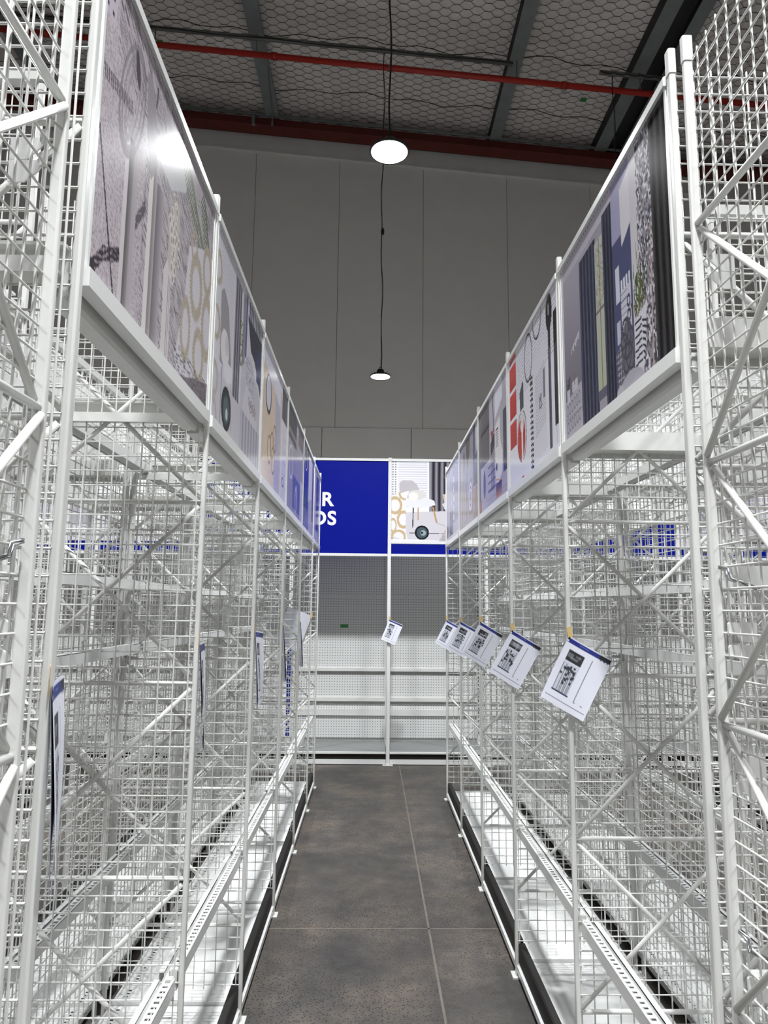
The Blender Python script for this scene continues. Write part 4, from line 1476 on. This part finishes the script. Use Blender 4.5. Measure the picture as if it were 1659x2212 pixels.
# blue sign with lettering, two bays wide
def blue_sign(ka, kb, label):
    xa, xb = WX0 + WBAY*ka + 0.018, WX0 + WBAY*kb - 0.018
    r = empty('header_sign', ((xa+xb)/2, YW, 0))
    hw = (xb-xa)/2
    MB().box(-hw, -0.004, SZ0, hw, 0.006, SZ1).build('sign_face', 'blue', r)
    sign_frame(r, hw, SZ0, SZ1)
    tag(r, label, 'sign', 'blue header signs')
    return r
sg_ = blue_sign(-2, 0, 'royal blue header sign with white BRANDS lettering above the pegboard')
def text(body, x_right, z, size, parent):
    cu = bpy.data.curves.new('lettering', 'FONT')
    cu.body = body
    cu.size = size
    cu.align_x = 'RIGHT'
    cu.extrude = 0.0008
    cu.offset = 0.0062
    cu.space_character = 1.10
    o = bpy.data.objects.new('lettering', cu)
    COL.objects.link(o)
    dg = bpy.context.evaluated_depsgraph_get()
    me = bpy.data.meshes.new_from_object(o.evaluated_get(dg))
    bpy.data.objects.remove(o)
    n = len(me.vertices)
    par = list(range(n))
    def find(a):
        while par[a] != a:
            par[a] = par[par[a]]
            a = par[a]
        return a
    for p in me.polygons:
        r0 = find(p.vertices[0])
        for w in p.vertices[1:]:
            par[find(w)] = r0
    co = [tuple(v.co) for v in me.vertices]
    groups = {}
    for p in me.polygons:
        groups.setdefault(find(p.vertices[0]), []).append(tuple(p.vertices))
    # glyph sides and faces can come apart: merge pieces that overlap along x
    boxes = []
    for k, fs in groups.items():
        xs = [co[i][0] for f in fs for i in f]
        boxes.append([min(xs), max(xs), list(fs)])
    boxes.sort(key=lambda b: b[0])
    merged = []
    for b in boxes:
        if merged and b[0] < merged[-1][1] - 0.004:
            merged[-1][1] = max(merged[-1][1], b[1])
            merged[-1][2] += b[2]
        else:
            merged.append(b)
    for _, _, fs in merged:
        ids = sorted({i for f in fs for i in f})
        mp = {v: k for k, v in enumerate(ids)}
        mb = MB()
        mb.add([co[i] for i in ids], [tuple(mp[i] for i in f) for f in fs])
        q = mb.build('letter', 'letter', parent, (x_right - parent.location.x, -0.0052, z))
        q.rotation_euler = (PI/2, 0, 0)
text('OUR', -0.398, 2.546, 0.196, sg_)
text('BRANDS', -0.362, 2.352, 0.196, sg_)

def picture_sign(k, painter, nu, nv, label):
    xa, xb = WX0 + WBAY*k + 0.018, WX0 + WBAY*(k+1) - 0.018
    r = empty('header_picture', ((xa+xb)/2, YW, 0))
    hw = (xb-xa)/2
    zb = 2.165
    art = Art(nu, nv, (220, 220, 228), 2*hw/(SZ1-zb))
    painter(art)
    P = np.empty((nv, nu, 3))
    P[..., 0] = np.linspace(-hw, hw, nu)[None, :]
    P[..., 1] = -0.005
    P[..., 2] = np.linspace(SZ1, zb, nv)[:, None]
    put('print', ink_grid('print', art, P, 'print'), r)
    MB().box(-hw, -0.004, zb, hw, 0.006, SZ1).build('board', 'panelback', r)
    MB().box(-hw, -0.005, SZ0, hw, 0.006, zb-0.006).build('blue_band', 'blue', r)
    sign_frame(r, hw, SZ0, SZ1)
    tag(r, label, 'picture panel', 'header pictures')
picture_sign(0, art_white, 230, 230, 'header picture of white chair, ringed cushion and dark bowl')
picture_sign(1, art_plain, 30, 30, 'header picture over the second bay behind the navy-curtain-poster row')
blue_sign(2, 3, 'plain blue header sign behind the navy-curtain-poster row')
picture_sign(3, art_plain, 30, 30, 'header picture over the outermost bay behind the navy-curtain-poster row')
picture_sign(-3, art_plain, 30, 30, 'header picture beside the blue sign behind the rug-poster row')
picture_sign(-4, art_plain, 30, 30, 'header picture over the outermost bay behind the rug-poster row')
o = MB().box(-0.042, -0.002, -0.018, 0.042, 0.0, 0.018).build('tape_patch', 'green', None, (-0.285, YP-0.0005, 1.318))
tag(o, 'short green tape strip stuck on the white pegboard', 'tape')
o = MB().box(-0.018, -0.006, 0, 0.018, 0.0, 0.95).build('label_strip', 'blue', None, (-0.800, YW-0.018, 0.27))
tag(o, 'tall narrow blue strip on a display post behind the mesh', 'label strip')

# ================================================================== PLANOGRAM SHEETS TAPED TO THE POSTS
PAW, PAH = 0.148, 0.212
def art_plan(seed):
    def f(a):
        g = np.random.default_rng(seed)
        a.C[:] = (226, 228, 240)
        a.rect(0.04, 0.025, 0.75, 0.075, (22, 40, 128))
        a.rect(0.75, 0.025, 0.985, 0.075, (26, 28, 32))
        a.rect(0.0, 0.015, 0.04, 0.06, (26, 28, 32))
        a.rect(0.30, 0.045, 0.52, 0.055, (96, 112, 176))
        for k in range(3):
            a.rect(0.78+0.07*k, 0.088, 0.82+0.07*k, 0.102, (70, 72, 80))
        a.line(0.0, 0.085, 1.0, 0.085, 0.006, (60, 70, 120))
        a.rect(0.14, 0.17, 0.50, 0.33, (40, 42, 48))
        for k in range(14):
            a.rect(0.15+0.33*g.random(), 0.18+0.13*g.random(), 0.18+0.33*g.random(), 0.22+0.1*g.random(), (150, 152, 160) if k % 3 else (196, 198, 206), 0.6)
        a.rect(0.14, 0.34, 0.50, 0.80, (200, 203, 216))
        for k in range(9):
            a.rect(0.14+0.04*k, 0.36+0.1*g.random(), 0.155+0.04*k, 0.80, (72, 74, 82), 0.8)
        for k in range(22):
            u, v = 0.15+0.33*g.random(), 0.36+0.28*g.random()
            a.rect(u, v, u+0.05, v+0.04, (46, 48, 54), 0.9)
        a.rect(0.13, 0.79, 0.51, 0.815, (40, 46, 84))
        a.line(0.66, 0.16, 0.66, 0.82, 0.006, (90, 92, 100))
        a.line(0.66, 0.68, 0.86, 0.68, 0.006, (90, 92, 100))
        a.rect(0.66, 0.82, 0.70, 0.832, (60, 62, 68))
        a.rect(0.82, 0.82, 0.86, 0.832, (60, 62, 68))
        for k in range(3):
            a.line(0.04, 0.88+0.028*k, 0.96, 0.88+0.028*k, 0.005, (110, 114, 134))
    return f
def sheet(loc, yaw, tilt, curl, seed, label, side_bend=0.0, PAW=0.148, PAH=0.212):
    """hung by one upper corner: origin at the taped corner, u runs along the top edge, v down the sheet"""
    r = empty('planogram_sheet', loc)
    nu, nv = 64, 90
    art = Art(nu, nv, (226, 228, 236), PAW/PAH)
    art_plan(seed)(art)
    u = np.linspace(0, 1, nu)[None, :]*PAW
    v = np.linspace(0, 1, nv)[:, None]*PAH
    ct, st_ = math.cos(tilt), math.sin(tilt)
    px = u*ct - v*st_
    pz = -u*st_ - v*ct
    # soft curl across the sheet and towards its foot
    bend = -(0.003 + curl*(u/PAW)**2*0.028 + side_bend*np.sin(v/PAH*PI*0.9)*0.03 + 0.020*(v/PAH)**2*(0.6 + 0.4*np.cos(3*u/PAW)))
    cy, sy = math.cos(yaw), math.sin(yaw)
    for n, off in (('front_page', 0.0), ('back_page', 0.0022)):
        P = np.empty((nv, nu, 3))
        b = bend + off*(1 + 2.5*(v/PAH))
        P[..., 0] = px*cy - b*sy
        P[..., 1] = px*sy + b*cy
        P[..., 2] = pz
        if n == 'front_page':
            put(n, ink_grid(n, art, P, 'paperprint'), r)
        else:
            a2 = Art(12, 16, (222, 224, 234), PAW/PAH)
            ix = np.linspace(0, nu-1, 12).astype(int)
            iy = np.linspace(0, nv-1, 16).astype(int)
            put(n, ink_grid(n, a2, P[iy][:, ix], 'paperprint'), r)
    t = MB()
    vs = []
    for (a, b, c) in ((-0.008, 0.014, 0.026), (0.006, 0.014, 0.030), (0.012, 0.004, -0.014), (-0.002, 0.0, -0.018)):
        X_ = a*cy
        Y_ = a*sy - 0.003
        vs.append((X_, Y_, c))
    vs += [(x, y+0.0008, z) for x, y, z in vs]
    t.add(vs, [(0, 1, 2, 3), (7, 6, 5, 4), (0, 4, 5, 1), (1, 5, 6, 2), (2, 6, 7, 3), (3, 7, 4, 0)])
    t.build('tape_tab', 'tape', r)
    tag(r, label, 'paper sheet', 'planogram sheets taped to the posts')
D_ = math.radians
zp = 1.43
for i, (yaw, tilt, curl) in enumerate(((0.14, 0.52, 1.0), (0.06, 0.54, 0.6), (0.02, 0.54, 0.5), (0.14, 0.50, 0.9), (0.14, 0.50, 0.7))):
    y = YRF[i+1]
    z = [1.436, 1.428, 1.446, 1.430, 1.425][i]
    sheet((XR-0.002, y-0.014, z), yaw, D_(math.degrees(tilt)), curl, 20+i,
          'white planogram sheet with blue header hanging from the %s aisle-edge post of the navy-curtain-poster row' % ORD[i+1])
for i, (yaw, tilt, curl, z) in enumerate(((1.93, 0.02, 0.2, 1.405), (1.77, 0.02, 0.15, 1.420), (1.62, 0.06, 0.3, 1.425), (1.72, 0.04, 0.1, 1.425), (1.70, 0.04, 0.1, 1.425), (-2.6, -0.35, 0.6, 1.45))):
    y = YLF[i]
    sheet((XL+0.010, y-0.013, z), yaw, tilt, curl, 40+i,
          'white planogram sheet %s, taped to the %s aisle-edge post of the rug-poster row' % ('showing its back' if i == 5 else 'seen nearly edge-on', ORD[i]), side_bend=0.25, PAW=0.205, PAH=0.29)
sheet((WX0+0.006, YW-0.02, 1.405), 0.0, 0.40, 0.4, 77, 'white planogram sheet hanging on the display post straight ahead')
